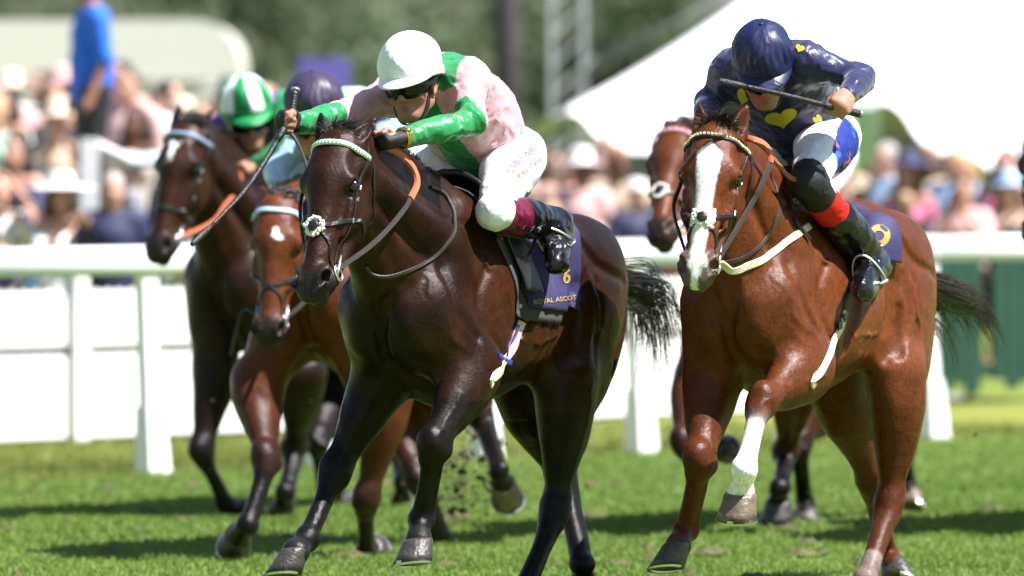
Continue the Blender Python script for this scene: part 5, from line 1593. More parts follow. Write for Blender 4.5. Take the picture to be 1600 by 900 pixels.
    # chin strap
    pts = spline([HT(.082, .01, .03), HT(.078, .022, -.04), HT(.045, .050, -.115), HT(0, .062, -.128), HT(-.045, .050, -.115), HT(-.078, .022, -.04), HT(-.082, .01, .03)], 30)
    Q, N = B.project(pts, .003)
    MB().ribbon(Q, N, .020, .004).build('chin_strap', M_FRAME, root)
    return A

def make_cap(A, sp, root):
    HT = A.HT; cp = sp['cap']; cols = cp['colors']; nu, nv = 96, 22
    cx, cy, cz0, zb = .114, .134, .126, .070
    vs = []; cc = []
    for j in range(nv + 1):
        th = (math.pi / 2 * 1.0) * j / nv
        for i in range(nu):
            az = 2 * math.pi * i / nu
            r = math.sin(th) ** .92
            z = zb + math.cos(th) * cz0
            front = max(0, math.cos(az - math.pi / 2))
            seam = cp.get('seams', 0)
            dr = 0
            if seam:
                u = (az / (2 * math.pi) * seam) % 1.0; dr = -.0045 * math.exp(-((min(u, 1 - u)) / .045) ** 2) * math.sin(th) + .0022 * math.sin(az * 24) * math.exp(-(th / .55) ** 2) * math.sin(th * 1.2)
            wr = .0030 * math.sin(az * 23 + 3 * math.sin(th * 4)) * math.exp(-((th - 1.15) / .30) ** 2) * cp.get('wrinkle', 1.0) + .004 * math.sin(az * 5 + th * 4 + 1)
            vs.append(HT(math.cos(az) * r * (cx + dr + wr), -.012 + math.sin(az) * r * (cy + dr + wr), z))
            cc.append(cp['fn'](az, th) if 'fn' in cp else cols[0])
    # gathered lower band of the cover, drawn in under the rim
    for k, (dz, sc_) in enumerate(((-.018, 1.012), (-.034, 1.0), (-.040, .955), (-.030, .90))):
        for i in range(nu):
            az = 2 * math.pi * i / nu
            back = max(0, -math.sin(az))
            vs.append(HT(math.cos(az) * cx * sc_ * (1 + .006 * math.sin(az * 31)), -.012 + math.sin(az) * cy * sc_ * (1 + .006 * math.sin(az * 31)), zb + dz - back * .022))
            cc.append(cp.get('band', cols[0]))
    fs = [(j * nu + i, (j + 1) * nu + i, (j + 1) * nu + (i + 1) % nu, j * nu + (i + 1) % nu) for j in range(nv + 4) for i in range(nu)]
    mb = MB(); mb.v = [tuple(v) for v in vs]; mb.f = fs; mb.c = cc
    cap = mb.build('cap', M_CAP, root, col=True)
    # peak
    vs = []; m = 21; rows = 6
    for side in (0, 1):
        for r in range(rows):
            t = r / (rows - 1)
            for i in range(m):
                az = math.radians(90 - 72 + 144 * i / (m - 1)); w = math.cos((az - math.pi / 2) / math.radians(72) * math.pi / 2) ** .55
                rx, ry = cx * .97 + t * .010 * w, cy * .96 + t * .052 * w
                vs.append(HT(math.cos(az) * rx, -.012 + math.sin(az) * ry, .042 - t * .022 * w - t * t * .010 * w + (0.004 if side == 0 else 0)))
    n = rows * m
    fs = [(r * m + i, (r + 1) * m + i, (r + 1) * m + i + 1, r * m + i + 1) for r in range(rows - 1) for i in range(m - 1)]
    fs = [tuple(reversed(f)) for f in fs] + [tuple(n + x for x in f) for f in fs]
    ed = [((rows - 1) * m + i, (rows - 1) * m + i + 1) for i in range(m - 1)]
    fs += [(a, b, b + n, a + n) for a, b in ed]
    mb = MB(); mb.add(vs, fs, cp.get('peak', cols[0])); mb.build('peak', M_CAP, cap, col=True)
    if cp.get('button', True):
        mb = MB(); mb.ball(HT(0, -.012, zb + cz0 + .001), (.010, .010, .006), cols[0], M=A.HA); mb.build('cap_button', M_CAP, cap, col=True)

def make_whip(p0, pts, label, frame):
    """p0.. along the whip from the butt to the flap (points in the frame's coordinates)"""
    root = empty('riding_whip', frame.O, frame.rz); tag(root, label, 'whip', 'riding whips')
    P = spline(pts, 40)
    m = MB(); m.tube(P[:14], [.0135] * 13 + [.012], 10)
    for k in range(1, 13): torus(m, P[k], P[k + 1] - P[k], .0135, .0018, n=10)
    m.build('grip', M_WHIP, root)
    MB().tube([P[0] - nrm(P[1] - P[0]) * .012, P[0] - nrm(P[1] - P[0]) * .002], [.0165, .015], 12).build('butt_cap', M_WHIPEND, root)
    MB().tube(P[13:33], [.0105 - .003 * k / 19 for k in range(20)], 8).build('shaft', M_WHIP, root)
    m = MB(); ax = nrm(P[-1] - P[32]); sd = nrm(np.cross(ax, V(.4, .8, .3)))
    m.ribbon(P[32:], [np.cross(ax, sd)] * 8, [.012, .018, .021, .022, .022, .022, .021, .016], .008); m.ribbon(P[32:], [-np.cross(ax, sd)] * 8, [.012, .018, .021, .022, .022, .022, .021, .016], .006)
    m.build('flap', M_WHIP, root)
    return root

def stirrup(A, n, root, Hh):
    """iron round the ball of the foot, hung from the saddle by its leather"""
    An, To = A.J['a' + n], A.J['t' + n]; Kn = A.J['k' + n]
    ft = nrm(To - An); ba = nrm(An - Kn); p = lerp(An, To, .62) + ba * .050
    sd = nrm(np.cross(ft, ba)); upv = nrm(np.cross(sd, ft)); upv = upv if upv @ ba < 0 else -upv
    m = MB(); pts = [p + sd * .058 * math.cos(a) + upv * (.13 * math.sin(a)) for a in np.linspace(0, math.pi, 15)]
    m.tube(pts, .0055, 8); m.box(p, (.125, .030, .009), (sd, ft, upv))
    st = m.build('stirrup_iron', M_STEEL, root)
    return p + upv * .13
# ------------------------------------------------------------------ the hero: dark horse of the white-capped jockey
TACK = dict(leather=M_LEATHER, cloth=M_BROW, fleece=M_FLEECE)
def frame_at(px, py_withers, depth, head):
    p = at(px, py_withers, depth)
    return Frame((p[0], p[1], 0), head), p[2]
WHITE = (.80, .80, .80); GREEN = (.007, .215, .058); PINK = (.56, .31, .345)

f1, wz1 = frame_at(690, 305, -2.4, 62)
H1 = make_horse(dict(frame=f1, withers=wz1, pitch=5, size=.97, coat='dark', mat=M_COAT['dark'], seed=3, forelock_bend=(.1, .15, -.5),
    label='dark brown racehorse leading with white noseband pad and green-white browband',
    fL=[(742, 575, .19), (678, 697, .15), (657, 811, .14), (654, 846, .14), None],
    fR=[(600, 580, -.17), (523, 742, -.13), (480, 840, -.12), (462, 862, -.12), (418, 886, -.12)],
    hL=[(890, 590, .18), (868, 797, .17), (818, 925, .15), (798, 960, .15), (778, 990, .15)],
    hR=[(812, 600, -.14), (878, 745, -.12), (908, 880, -.12), (912, 905, -.12), (905, 935, -.12)],
    head=dict(poll=(530, 222, 0), muzzle=(487, 455, .05), yaw=4, scale=1.08, ears=((-.118, .108, -.025), (-.118, .088, -.01))),
    tail=[(1002, 455, -.03), (1016, 500, -.06), (1014, 548, -.10)], tail_spread=.11,
    forelock=(-.75, .1, .1), forelock_len=.62, mane_len=.8), 0.0084)
bridle(H1, [(.75, .72, .66), (.02, .26, .10)], TACK, True, 'round', .36)

def side_saddle_kit(H, cloth_x=(-.62, -.10), a_cloth=1.95, a_pad=2.12, slant=.10, pad=True):
    T = H.T; root = H.root; B = H.body
    def fn(x0, x1, a0, a1, sl=0.0):
        def f(u, v):
            a = lerp(a0, a1, v); x = lerp(x0, x1 - sl * max(0, abs(a) - .8), u)
            return T(x, math.sin(a) * .30, -.30 + math.cos(a) * .30) if abs(a) < 1.5 else T(x, math.copysign(.30, a), -.30 + math.cos(1.5) * .30 - (abs(a) - 1.5) * .30)
        return f
    if pad:
        drape(B, fn(cloth_x[0] + .09, cloth_x[1] + .07, -a_pad, a_pad, slant), 22, 60, .008, 'saddle_pad', M_PADGREY, root)
    cl = drape(B, fn(cloth_x[0], cloth_x[1], -a_cloth, a_cloth, slant), 44, 70, .015, 'saddle_cloth', M_NAVY, root, fold=.016, fseed=4, thick=.004)
    drape(B, fn(-.36, -.02, -1.05, 1.05), 16, 30, .040, 'saddle', M_LEATHER, root, thick=.02)
    drape(B, fn(-.30, -.06, .95, 1.75, .1), 12, 20, .034, 'saddle_flap', M_LEATHER, root, thick=.006)
    return cl
CLOTH1 = side_saddle_kit(H1)

def sil1(A, P, C):
    J = A.J; C = C.copy()
    for n in 'LR':
        E, W_ = J['e' + n], J['w' + n]; S_ = J['s' + n]
        t = ((P - E) @ (W_ - E)) / ((W_ - E) @ (W_ - E))
        dl = np.linalg.norm(P - E - np.outer(np.clip(t, -.3, 1.2), W_ - E), axis=1)
        t2 = ((P - S_) @ (E - S_)) / ((E - S_) @ (E - S_))
        C[(dl < .10) & (t > (.0 if n == 'R' else -.05)) ] = GREEN
    # green yoke and braces over the shoulders
    ax = nrm(A.sh - A.hp); t = (P - A.hp) @ ax / np.linalg.norm(A.sh - A.hp); y = P[:, 1] - A.sh[1]
    arm = np.minimum(*[np.linalg.norm(P - J['s' + n], axis=1) for n in 'LR'])
    bkd = (P - A.hp) @ A.bk
    C[(y > .0) & (y < .15) & (t > .60) & (bkd > -.06)] = GREEN
    C[(bkd < .02) & (t > .05) & (np.abs(y) < .062)] = GREEN
    return C
hand1 = dict(L=dict(at=(596, 224, .09), axis=(.2, .9, .3), flip=-1, thumb=-1), R=dict(at=(437, 190, -.28), axis=(-.15, .1, 1), flip=1))
R1 = make_rider(dict(frame=f1, seed=5, label='jockey in pink and green silks with plain white cap stretching both arms forward',
    j=dict(chin=(651, 184, .02), sL=(740, 122, .18), sR=(610, 148, -.18), eL=(738, 190, .25), eR=(522, 184, -.24),
           wL=(628, 216, .13), wR=(464, 192, -.26), hL=(804, 244, .12), hR=(716, 250, -.12), kL=(772, 332, .26), kR=(.07, -.25, 1.47),
           aL=(868, 350, .29), aR=(-.40, -.29, 1.42), tL=(868, 412, .38), tR=(-.30, -.34, 1.27)),
    arch=.105, head_up=(-.14, 1, .12), face=(-.42, -.25, 1), head_scale=1.03, hand=hand1, gloves='LR', silks=dict(base=PINK, paint=sil1, fold=.008),
    breech_end=.16, boot_top=.16, boot_bands=[(-.1, .36, (.12, .008, .03))],
    cap=dict(colors=[WHITE], seams=0, button=False, wrinkle=.4), goggle_frame=True), 0.0052)
gp, ga = R1.grip['R']
w1 = [f1.pix(461, 143, -.26), gp, f1.pix(392, 285, -.27), f1.pix(345, 338, -.28), f1.pix(300, 382, -.29)]
WHIP1 = make_whip(None, w1, 'black riding whip held upright in the pink-sleeved right hand', f1)

# ------------------------------------------------------------------ the chestnut of the navy jockey
NAVY = (.012, .014, .062); YEL = (.60, .52, .02)
def blaze(a, b, c, n2, n3):
    wdt = np.interp(a, [.07, .11, .18, .30, .42, .50, .58], [.0, .040, .036, .027, .026, .022, .012]) + .002 * n3
    m = sstep(.004, -.004, np.abs(b + .004 - .0 * a) - wdt) * (a > .06)
    sn = sstep(.006, -.004, np.hypot((a - .545) / 1.4, b - .004) - .030)
    return np.maximum(m, sn * .55)
f2, wz2 = frame_at(1212, 298, -2.2, 66)
H2 = make_horse(dict(frame=f2, withers=wz2, pitch=5, size=.97, coat='chestnut', mat=M_COAT['chestnut'], seed=8, mark=blaze, sock='L', hoof_cols={'fL': M_HOOF_PALE}, muzzle_col=(.10, .068, .058),
    label='glossy chestnut racehorse with broad white blaze and white foreleg sock', hsock='L',
    fL=[(1262, 575, .20), (1188, 630, .19), (1163, 733, .18), (1157, 772, .18), None],
    fR=[(1112, 590, -.17), (1094, 722, -.13), (1070, 828, -.13), (1060, 852, -.13), (1030, 884, -.12)],
    hL=[(1408, 590, .18), (1390, 790, .17), (1352, 905, .15), (1340, 935, .15), (1322, 965, .15)],
    hR=[(1312, 605, -.14), (1362, 752, -.12), (1386, 868, -.12), (1398, 886, -.12), (1424, 902, -.12)],
    head=dict(poll=(1121, 212, 0), muzzle=(1089, 434, .05), yaw=14, scale=1.05, wide=1.12, ears=((-.13, .085, .01), (-.13, .075, .0))),
    tail=[(1478, 460, -.03), (1498, 468, -.06), (1514, 488, -.08), (1524, 515, -.10)], tail_spread=.085,
    forelock=(-.5, .15, .3), forelock_len=.6, forelock_bend=(.5, .2, .2)), 0.0084)
bridle(H2, [(.010, .012, .05), (.62, .50, .06), (.72, .70, .60)], TACK, True, 'wide', .37)
CLOTH2 = side_saddle_kit(H2, cloth_x=(-.62, -.14), a_cloth=1.35, pad=False)
def sil2(A, P, C):
    return C
def legs2(A, P, C):
    C = C.copy()
    for n in 'LR':
        Kn, An, Hp = A.J['k' + n], A.J['a' + n], A.J['h' + n]
        t = ((P - Kn) @ (An - Kn)) / ((An - Kn) @ (An - Kn)); u_ = ((P - Hp) @ (Kn - Hp)) / ((Kn - Hp) @ (Kn - Hp))
        nearc = np.linalg.norm(P - Kn - np.outer(np.clip(t, 0, 1), An - Kn), axis=1) < .10
        C[nearc & (u_ > .87)] = (.012, .012, .014)
        C[nearc & (t > .20) & (t < .40)] = (.60, .012, .008)
        C[nearc & (t >= .40)] = (.010, .010, .012)
    w = ((P - A.J['hL']) @ (A.J['kL'] - A.J['hL'])) / ((A.J['kL'] - A.J['hL']) @ (A.J['kL'] - A.J['hL']))
    out = (P - A.J['hL'])[:, 1] - w * (A.J['kL'] - A.J['hL'])[1]
    pn = vnoise(P * 28, 4)
    m = (w > .05) & (w < .62) & (out > .068)
    C[m] = (.010, .025, .19); C[m & (pn > .62) & (w > .3)] = (.42, .10, .07); C[m & (pn < -.45)] = (.03, .12, .5)
    return C
wd2 = nrm(f2.pix(1148, 134, .11) - f2.pix(1331, 178, .385))
hand2 = dict(L=dict(at=(1304, 180, .385), axis=tuple(wd2), flip=-1), R=dict(at=(1098, 214, -.12), axis=(.2, .9, .3), flip=1))
R2 = make_rider(dict(frame=f2, seed=9, label='jockey in shiny navy silks with yellow hearts and a navy cap',
    j=dict(chin=(1194, 155, .0), sL=(1266, 96, .18), sR=(1134, 112, -.18), eL=(1346, 122, .36), eR=(1108, 160, -.25),
           wL=(1323, 150, .38), wR=(1102, 198, -.15), hL=(1296, 214, .12), hR=(1204, 222, -.12), kL=(1260, 284, .22), kR=(.18, -.24, 1.50),
           aL=(1368, 412, .30), aR=(-.16, -.29, 1.22), tL=(1346, 452, .36), tR=(.0, -.34, 1.10)),
    head_up=(-.06, 1, .62), face=(.08, -.8, 1), head_scale=1.02, hand=hand2, silks=dict(base=NAVY, paint=sil2, fold=.006),
    breech_end=.48, boot_top=.44, breech_paint=legs2,
    cap=dict(colors=[NAVY], seams=8, wrinkle=1.3)), 0.0052)
gp, ga = R2.grip['L']
w2 = [gp - wd2 * .10, gp, gp + wd2 * .20 + V(0, 0, .004), gp + wd2 * .38 + V(0, 0, .003), gp + wd2 * .56]
make_whip(None, w2, 'black riding whip held across the face of the navy capped jockey', f2)

# ------------------------------------------------------------------ the horses behind
def star(a0, b0, ra, rb):
    return lambda a, b, c, n2, n3: sstep(1.15, .85, np.hypot((a - a0) / ra, (b - b0) / rb * (1 + .5 * np.sin(a * 60))) + .25 * n2 + .35 * n3)
f3, wz3 = frame_at(418, 290, 5.0, 62)
H3 = make_horse(dict(frame=f3, withers=wz3, pitch=4, size=1.0, coat='brown', mat=M_COAT['brown'], seed=13, mark=star(.13, -.005, .045, .022),
    label='dark brown racehorse at far left with small white star and turquoise beaded browband',
    flat=dict(fR=.1), fR=[(340, 570, -.17), (314, 706, -.14), (354, 790, -.14), (376, 797, -.14), (412, 786, -.14)],
    fL=[(475, 590, .16), (460, 700, .13), (444, 768, .13), (444, 786, .13), (442, 818, .13)],
    hR=[(530, 610, -.14), (494, 690, -.12), (508, 762, -.12), (522, 774, -.12), (542, 790, -.12)],
    hL=[(575, 600, .20), (612, 680, .15), (628, 752, .13), (628, 780, .13), (634, 812, .13)],
    head=dict(poll=(294, 206, 0), muzzle=(245, 398, .03), yaw=2, scale=1.08, ears=((-.13, .075, -.01), (-.13, .06, .02))),
    forelock=(-.8, .2, -.1)), 0.0135)
bridle(H3, [(.30, .42, .52), (.05, .32, .42), (.45, .30, .50)], TACK, False, None, .38)
side_saddle_kit(H3, pad=False)
f4, wz4 = frame_at(555, 297, 1.6, 63)
H4 = make_horse(dict(frame=f4, withers=wz4, pitch=4, size=.98, coat='bay', mat=M_COAT['bay'], seed=17, mark=star(.145, .01, .030, .022),
    label='bright bay racehorse with pale blue zigzag browband tucked in beside the leader',
    flat=dict(fR=.15, fL=.2), fR=[(398, 600, -.17), (418, 720, -.14), (386, 820, -.14), (374, 836, -.14), (344, 856, -.14)],
    fL=[(608, 620, .16), (572, 782, .15), (571, 868, .13), (577, 858, .10), (582, 846, .06)],
    hR=[(604, 610, -.12), (652, 745, -.12), (684, 836, -.12), (691, 852, -.12), (700, 876, -.12)],
    hL=[(690, 600, .22), (752, 650, .17), (779, 738, .15), (785, 755, .15), (797, 784, .15)],
    head=dict(poll=(436, 322, 0), muzzle=(419, 528, .08), yaw=20, scale=1.02, wide=1.1, ears=((-.11, .085, -.07), (-.11, .085, -.07))),
    forelock=(-.7, .3, -.3), hoof_cols={'hL': M_HOOF_PALE}), 0.0118)
bridle(H4, [(.55, .66, .78), (.20, .40, .62)], TACK, True, None, .37)
side_saddle_kit(H4, pad=False)
f5, wz5 = frame_at(1200, 292, 3.6, 66)
H5 = make_horse(dict(frame=f5, withers=wz5, pitch=4, size=.98, coat='bay', mat=M_COAT['bay'], seed=21, muzzle_col=(.03, .02, .017),
    label='bay racehorse half hidden behind the chestnut with pink browband and round fleece',
    flat=dict(fR=.1), fR=[(1086, 600, -.17), (1067, 697, -.14), (1108, 706, -.14), (1122, 702, -.14), (1140, 690, -.14)],
    fL=[(1246, 600, .16), (1229, 705, .13), (1217, 762, .13), (1217, 782, .13), (1214, 818, .13)],
    hR=[(1290, 600, -.14), (1246, 694, -.12), (1258, 784, -.12), (1259, 804, -.12), (1258, 834, -.12)],
    hL=[(1390, 605, .20), (1414, 690, .15), (1416, 754, .13), (1420, 774, .13), (1430, 808, .13)],
    head=dict(poll=(1058, 212, 0), muzzle=(1030, 372, .0), yaw=2, scale=1.06, ears=((-.13, .07, .0), (-.13, .06, .0))),
    forelock=(-.6, .2, -.2), hoof_cols={'hL': M_HOOF_PALE}), 0.0135)
bridle(H5, [(.62, .30, .36), (.75, .60, .62), (.5, .2, .28)], TACK, False, 'round', .37)
side_saddle_kit(H5, pad=False)

# riders of the horses behind
PURPLE = (.075, .012, .20); LBLUE = (.36, .54, .66); PLUM = (.040, .028, .060)
def capstripe(az, th):
    k = ((math.degrees(az) + 54) % 72) / 72
    return GREEN if k < .5 else WHITE
def sil3(A, P, C):
    J = A.J; C = C.copy()
    for n in 'LR':
        for a, b in (('s', 'e'), ('e', 'w')):
            E, W_ = J[a + n], J[b + n]; t = np.clip(((P - E) @ (W_ - E)) / ((W_ - E) @ (W_ - E)), 0, 1)
            C[np.linalg.norm(P - E - np.outer(t, W_ - E), axis=1) < (.12 if n == 'R' else .085)] = PURPLE if n == 'R' else GREEN
    C[((P - A.hp) @ A.bk < .0) & (np.abs(P[:, 1] - A.sh[1]) < .08)] = GREEN
    return C
def hands(a, b): return dict(L=dict(at=a, axis=(.2, .9, .3), flip=-1, thumb=-1), R=dict(at=b, axis=(.2, .9, .3), flip=1))
R3 = make_rider(dict(frame=f3, seed=15, label='jockey with green and white striped cap and a purple sleeve',
    j=dict(chin=(392, 230, .02), sL=(452, 165, .18), sR=(346, 204, -.18), eL=(452, 228, .26), eR=(332, 254, -.26), wL=(392, 262, .10), wR=(352, 282, -.12),
           hL=(520, 250, .12), hR=(440, 255, -.12), kL=(.08, .25, 1.46), kR=(.08, -.25, 1.46), aL=(-.36, .29, 1.40), aR=(-.36, -.29, 1.40), tL=(-.24, .34, 1.26), tR=(-.24, -.34, 1.26)),
    head_up=(-.12, 1, .25), face=(.22, -.35, 1), head_scale=1.12, hand=hands((376, 272, .10), (348, 296, -.10)), silks=dict(base=PURPLE, paint=sil3),
    cap=dict(colors=[GREEN], fn=capstripe, band=GREEN, seams=8)), 0.0085)
def sil4(A, P, C):
    J = A.J; C = C.copy()
    for n in 'LR':
        E, W_ = J['s' + n], J['e' + n]; t = ((P - E) @ (W_ - E)) / ((W_ - E) @ (W_ - E))
        dl = np.linalg.norm(P - E - np.outer(np.clip(t, 0, 1), W_ - E), axis=1)
        C[(dl < .09) & (t > .30) & (t < .48)] = NAVY
    return C
R4 = make_rider(dict(frame=f4, seed=25, label='jockey in pale blue silks with navy armlets and dark plum cap',
    j=dict(chin=(498, 240, .0), sL=(584, 166, .18), sR=(482, 196, -.18), eL=(606, 226, .25), eR=(432, 268, -.25), wL=(532, 268, .10), wR=(440, 300, -.12),
           hL=(660, 246, .12), hR=(570, 252, -.12), kL=(.08, .25, 1.46), kR=(470, 282, -.22), aL=(-.36, .29, 1.40), aR=(-.36, -.29, 1.40), tL=(-.24, .34, 1.26), tR=(-.24, -.34, 1.26)),
    head_up=(-.08, 1, .25), face=(-.1, -.45, 1), head_scale=1.14, hand=hands((520, 282, .09), (446, 314, -.10)), silks=dict(base=LBLUE, paint=sil4),
    cap=dict(colors=[PLUM], seams=8)), 0.0085)
R5 = make_rider(dict(frame=f5, seed=35, label='jockey almost wholly hidden behind the navy jockey',
    j=dict(chin=(1180, 200, .0), sL=(1240, 140, .18), sR=(1148, 155, -.18), eL=(1250, 200, .25), eR=(1126, 205, -.25), wL=(1180, 232, .10), wR=(1128, 240, -.10),
           hL=(1300, 240, .12), hR=(1210, 245, -.12), kL=(.08, .25, 1.46), kR=(.08, -.25, 1.46), aL=(-.36, .29, 1.40), aR=(-.36, -.29, 1.40), tL=(-.24, .34, 1.26), tR=(-.24, -.34, 1.26)),
    head_up=(-.08, 1, .35), face=(-.1, -.45, 1), head_scale=1.0, hand=hands((1166, 240, .09), (1118, 246, -.08)), silks=dict(base=(.05, .05, .06)),
    cap=dict(colors=[(.03, .03, .035)], seams=8)), 0.012)

# a sixth horse comes in at the right edge: only its nose is in the picture
def copy_tree(o, parent=None):
    c = o.copy(); COL.objects.link(c)
    if parent is not None: c.parent = parent
    for ch in list(o.children): copy_tree(ch, c)
    return c
_co = np.empty(len(H5.mesh.data.vertices) * 3, dtype=np.float32); H5.mesh.data.vertices.foreach_get('co', _co)
_w = np.array([f5.wor(v) for v in _co.reshape(-1, 3)[::7]]); _w = _w[_w[:, 2] > 1.2]; _px = 800 + FPX * _w[:, 0] / (_w[:, 1] - CAM[1]); _k = int(np.argmin(_px))
shift = V((1590 - _px[_k]) * (_w[_k, 1] - CAM[1]) / FPX, 0, 0)
for o, lab in ((H5.root, 'racehorse whose dark nose just enters at the right edge'), (R5.root, 'jockey on the horse just entering at the right edge')):
    c = copy_tree(o); c.location = V(*o.location) + V(shift[0], 0, 0); c['label'] = lab
# ------------------------------------------------------------------ reins, girths, breastplate, stirrups, print
S1 = Surface(H1.mesh, f1); S2 = Surface(H2.mesh, f2)
def free_strap(F, pts, w, th, name, mat, parent, n=30, tube=False):
    P = spline([F.get(p) for p in pts], n); m = MB()
    if tube: m.tube(P, w / 2, 7)
    else: m.ribbon(P, [V(.15, 1, .25)] * n, w, th); m.ribbon(P, [-V(.15, 1, .25)] * n, w, th * .3)
    return m.build(name, mat, parent, smooth=tube)
def bitpos(H, sd): return tuple(H.bit[sd])
# hero
b = H1.bit[1]
free_strap(f1, [tuple(b), (574, 388, .14), (606, 358, .16), (632, 326, .165), (642, 308, .165)], .020, .006, 'rein', M_REIN, H1.root)
free_strap(f1, [(641, 310, .165), (651, 286, .16), (643, 260, .14), (622, 240, .12), (602, 230, .10)], .026, .010, 'rein_grip', M_RUBBER, H1.root)
b = H1.bit[-1]
free_strap(f1, [tuple(b), (468, 330, -.16), (476, 290, -.18), (478, 260, -.18), (462, 220, -.24), (446, 200, -.27)], .016, .006, 'rein', M_REIN, H1.root)
lay(S1, [(672, 292), (692, 300), (705, 322), (709, 350), (700, 378), (676, 404), (640, 422), (606, 432), (582, 428), (573, 415)], 40, .014, .005, 'neck_strap', M_REIN, H1.root, off=.004)
lay(S1, [(815, 503), (806, 525), (796, 552), (783, 580), (768, 600)], 30, .040, .007, 'girth', M_WEB, H1.root, off=.001, extra=[H1.T(-.12, .05, -.80), H1.T(-.12, -.12, -.74)])
lay(S1, [(808, 508), (800, 530), (790, 554)], 14, .014, .005, 'girth_stripe', simple('purple_web', (.10, .03, .22), .6), H1.root, off=.006)
lay(S1, [(778, 556), (786, 562), (796, 566)], 8, .022, .008, 'girth_band', M_BLUE, H1.root, off=.004)
sc1 = Surface(CLOTH1, f1)
lay(S1, [(760, 350), (772, 362), (782, 374)], 10, .012, .010, 'piping', M_PINKCORD, H1.root, off=.004)
print_text(sc1, 'ROYAL ASCOT', (866, 469), 7, 10, 'lettering', M_GOLD, CLOTH1, bold=.012, sx=1.0, off=.003)
print_text(sc1, '6', (885, 432), -6, 32, 'number', M_GOLD, CLOTH1, bold=.02, sx=.75, off=.003)
sb1 = Surface(R1.breechmesh, f1)
print_text(sb1, 'QATAR', (814, 250), 42, 17, 'lettering', M_RED, R1.breechmesh, off=.002)
print_text(sb1, 'RACING', (826, 263), 42, 12.5, 'lettering', M_RED, R1.breechmesh, off=.002)
for k, (dx, dy) in enumerate(((-6, 6), (0, 0), (6, -4))):
    pts = [(798 + dx + 5 * math.cos(t) - 2 * math.sin(t), 280 + dy + 12 * math.sin(t)) for t in np.linspace(-1.5, 1.4, 9)]
    ring_ = pts + [(x + 1.6, y) for x, y in reversed(pts)]
    decal(sb1, ring_, [(i, i + 1, 16 - i, 17 - i) for i in range(8)], 'emblem', M_GOLD, R1.breechmesh, .002)
# watch over the glove cuff
wr = R1.J['wL']; hd = nrm(f1.get(hand1['L']['at']) - wr); m = MB(); el = nrm(R1.J['eL'] - wr)
for o in (-.010, 0, .010):
    torus(m, wr + el * (.012 + o), el, .036, .005, n=22)
c0 = wr + el * .012 + nrm(V(.3, .6, .9) - el * (V(.3, .6, .9) @ el)) * .036
m.ball(c0, (.019, .019, .008), None, 16, 8); m.build('watch', M_WATCH, R1.root)
def stirrups(A, H, F):
    for n in 'LR':
        top = stirrup(A, n, A.root, H)
        Kn = A.J['k' + n]; sd = 1 if n == 'L' else -1
        q = H.T(-.18, sd * .26, -.28)
        m = MB(); m.ribbon([top, lerp(top, q, .5), q], [V(0, sd, .2)] * 3, .022, .004); m.build('stirrup_leather', M_LEATHER, A.root, smooth=False)
stirrups(R1, H1, f1); stirrups(R2, H2, f2)

# chestnut
b = H2.bit[1]
free_strap(f2, [tuple(b), (1172, 322, .13), (1186, 296, .15), (1198, 268, .16), (1203, 252, .16)], .022, .006, 'rein', M_REIN, H2.root)
free_strap(f2, [(1203, 254, .16), (1202, 238, .155), (1190, 224, .13), (1170, 217, .10), (1140, 212, .04)], .027, .010, 'rein_grip', M_RUBBER, H2.root)
free_strap(f2, [(1166, 214, .10), (1192, 230, .13), (1214, 256, .16), (1232, 276, .19), (1252, 284, .21)], .020, .008, 'martingale_strap', simple('tan_leather', (.22, .065, .025), .45), H2.root)
b = H2.bit[-1]
free_strap(f2, [tuple(b), (1052, 330, -.16), (1062, 290, -.16), (1080, 240, -.16), (1098, 216, -.14)], .018, .006, 'rein', M_REIN, H2.root)
lay(S2, [(1204, 268), (1214, 300), (1213, 340), (1200, 368), (1180, 390), (1158, 404), (1130, 410)], 34, .016, .005, 'neck_strap', M_REIN, H2.root, off=.004)
lay(S2, [(1118, 424), (1140, 423), (1170, 415), (1205, 396), (1240, 370), (1268, 350)], 40, .029, .006, 'breastplate', M_WEB, H2.root, off=.002)
lay(S2, [(1264, 353), (1276, 342), (1290, 330), (1300, 318)], 16, .028, .006, 'breastplate_strap', M_REIN, H2.root, off=.005)
lay(S2, [(1234, 300), (1236, 325), (1240, 345), (1252, 362), (1262, 376)], 18, .016, .005, 'loose_strap', M_LEATHER, H2.root, off=.010)
lay(S2, [(1330, 440), (1326, 465), (1321, 492)], 16, .048, .006, 'girth_elastic', M_PADGREY, H2.root, off=.002)
lay(S2, [(1320, 488), (1310, 520), (1297, 552), (1282, 582), (1270, 600)], 30, .034, .007, 'girth', M_WEB, H2.root, off=.002, extra=[H2.T(-.12, .04, -.80), H2.T(-.12, -.12, -.74)])
for px, py in ((1317, 496), (1309, 508)):
    h = S2.hit(px, py)
    if h:
        n_ = h[1]; a = nrm(np.cross(n_, V(.2, 0, 1))); m = MB(); m.box(h[0] + n_ * .010, (.034, .030, .006), (a, np.cross(n_, a), n_)); m.build('buckle', M_LEATHER, H2.root, smooth=False)
h = S2.hit(1240, 318); m = MB(); torus(m, h[0] + h[1] * .014, h[1], .012, .003); m.build('ring', M_STEEL, H2.root)
sc2 = Surface(CLOTH2, f2)
print_text(sc2, '8', (1368, 376), 145, 84, 'number', M_GOLD, CLOTH2, bold=.015, sx=.85, off=.003)
ss2 = Surface(R2.silkmesh, f2)
for cx, cy, w_, h_, an in ((1221, 184, 52, 30, 14), (1163, 150, 24, 28, -14), (1278, 187, 14, 22, 38), (1250, 76, 14, 12, -20)):
    pts, fs = blob(heart(cx, cy, w_, h_, an)); 
    if all(ss2.hit(*p) for p in pts): decal(ss2, pts, fs, 'heart_patch', M_YEL, R2.silkmesh, .003)


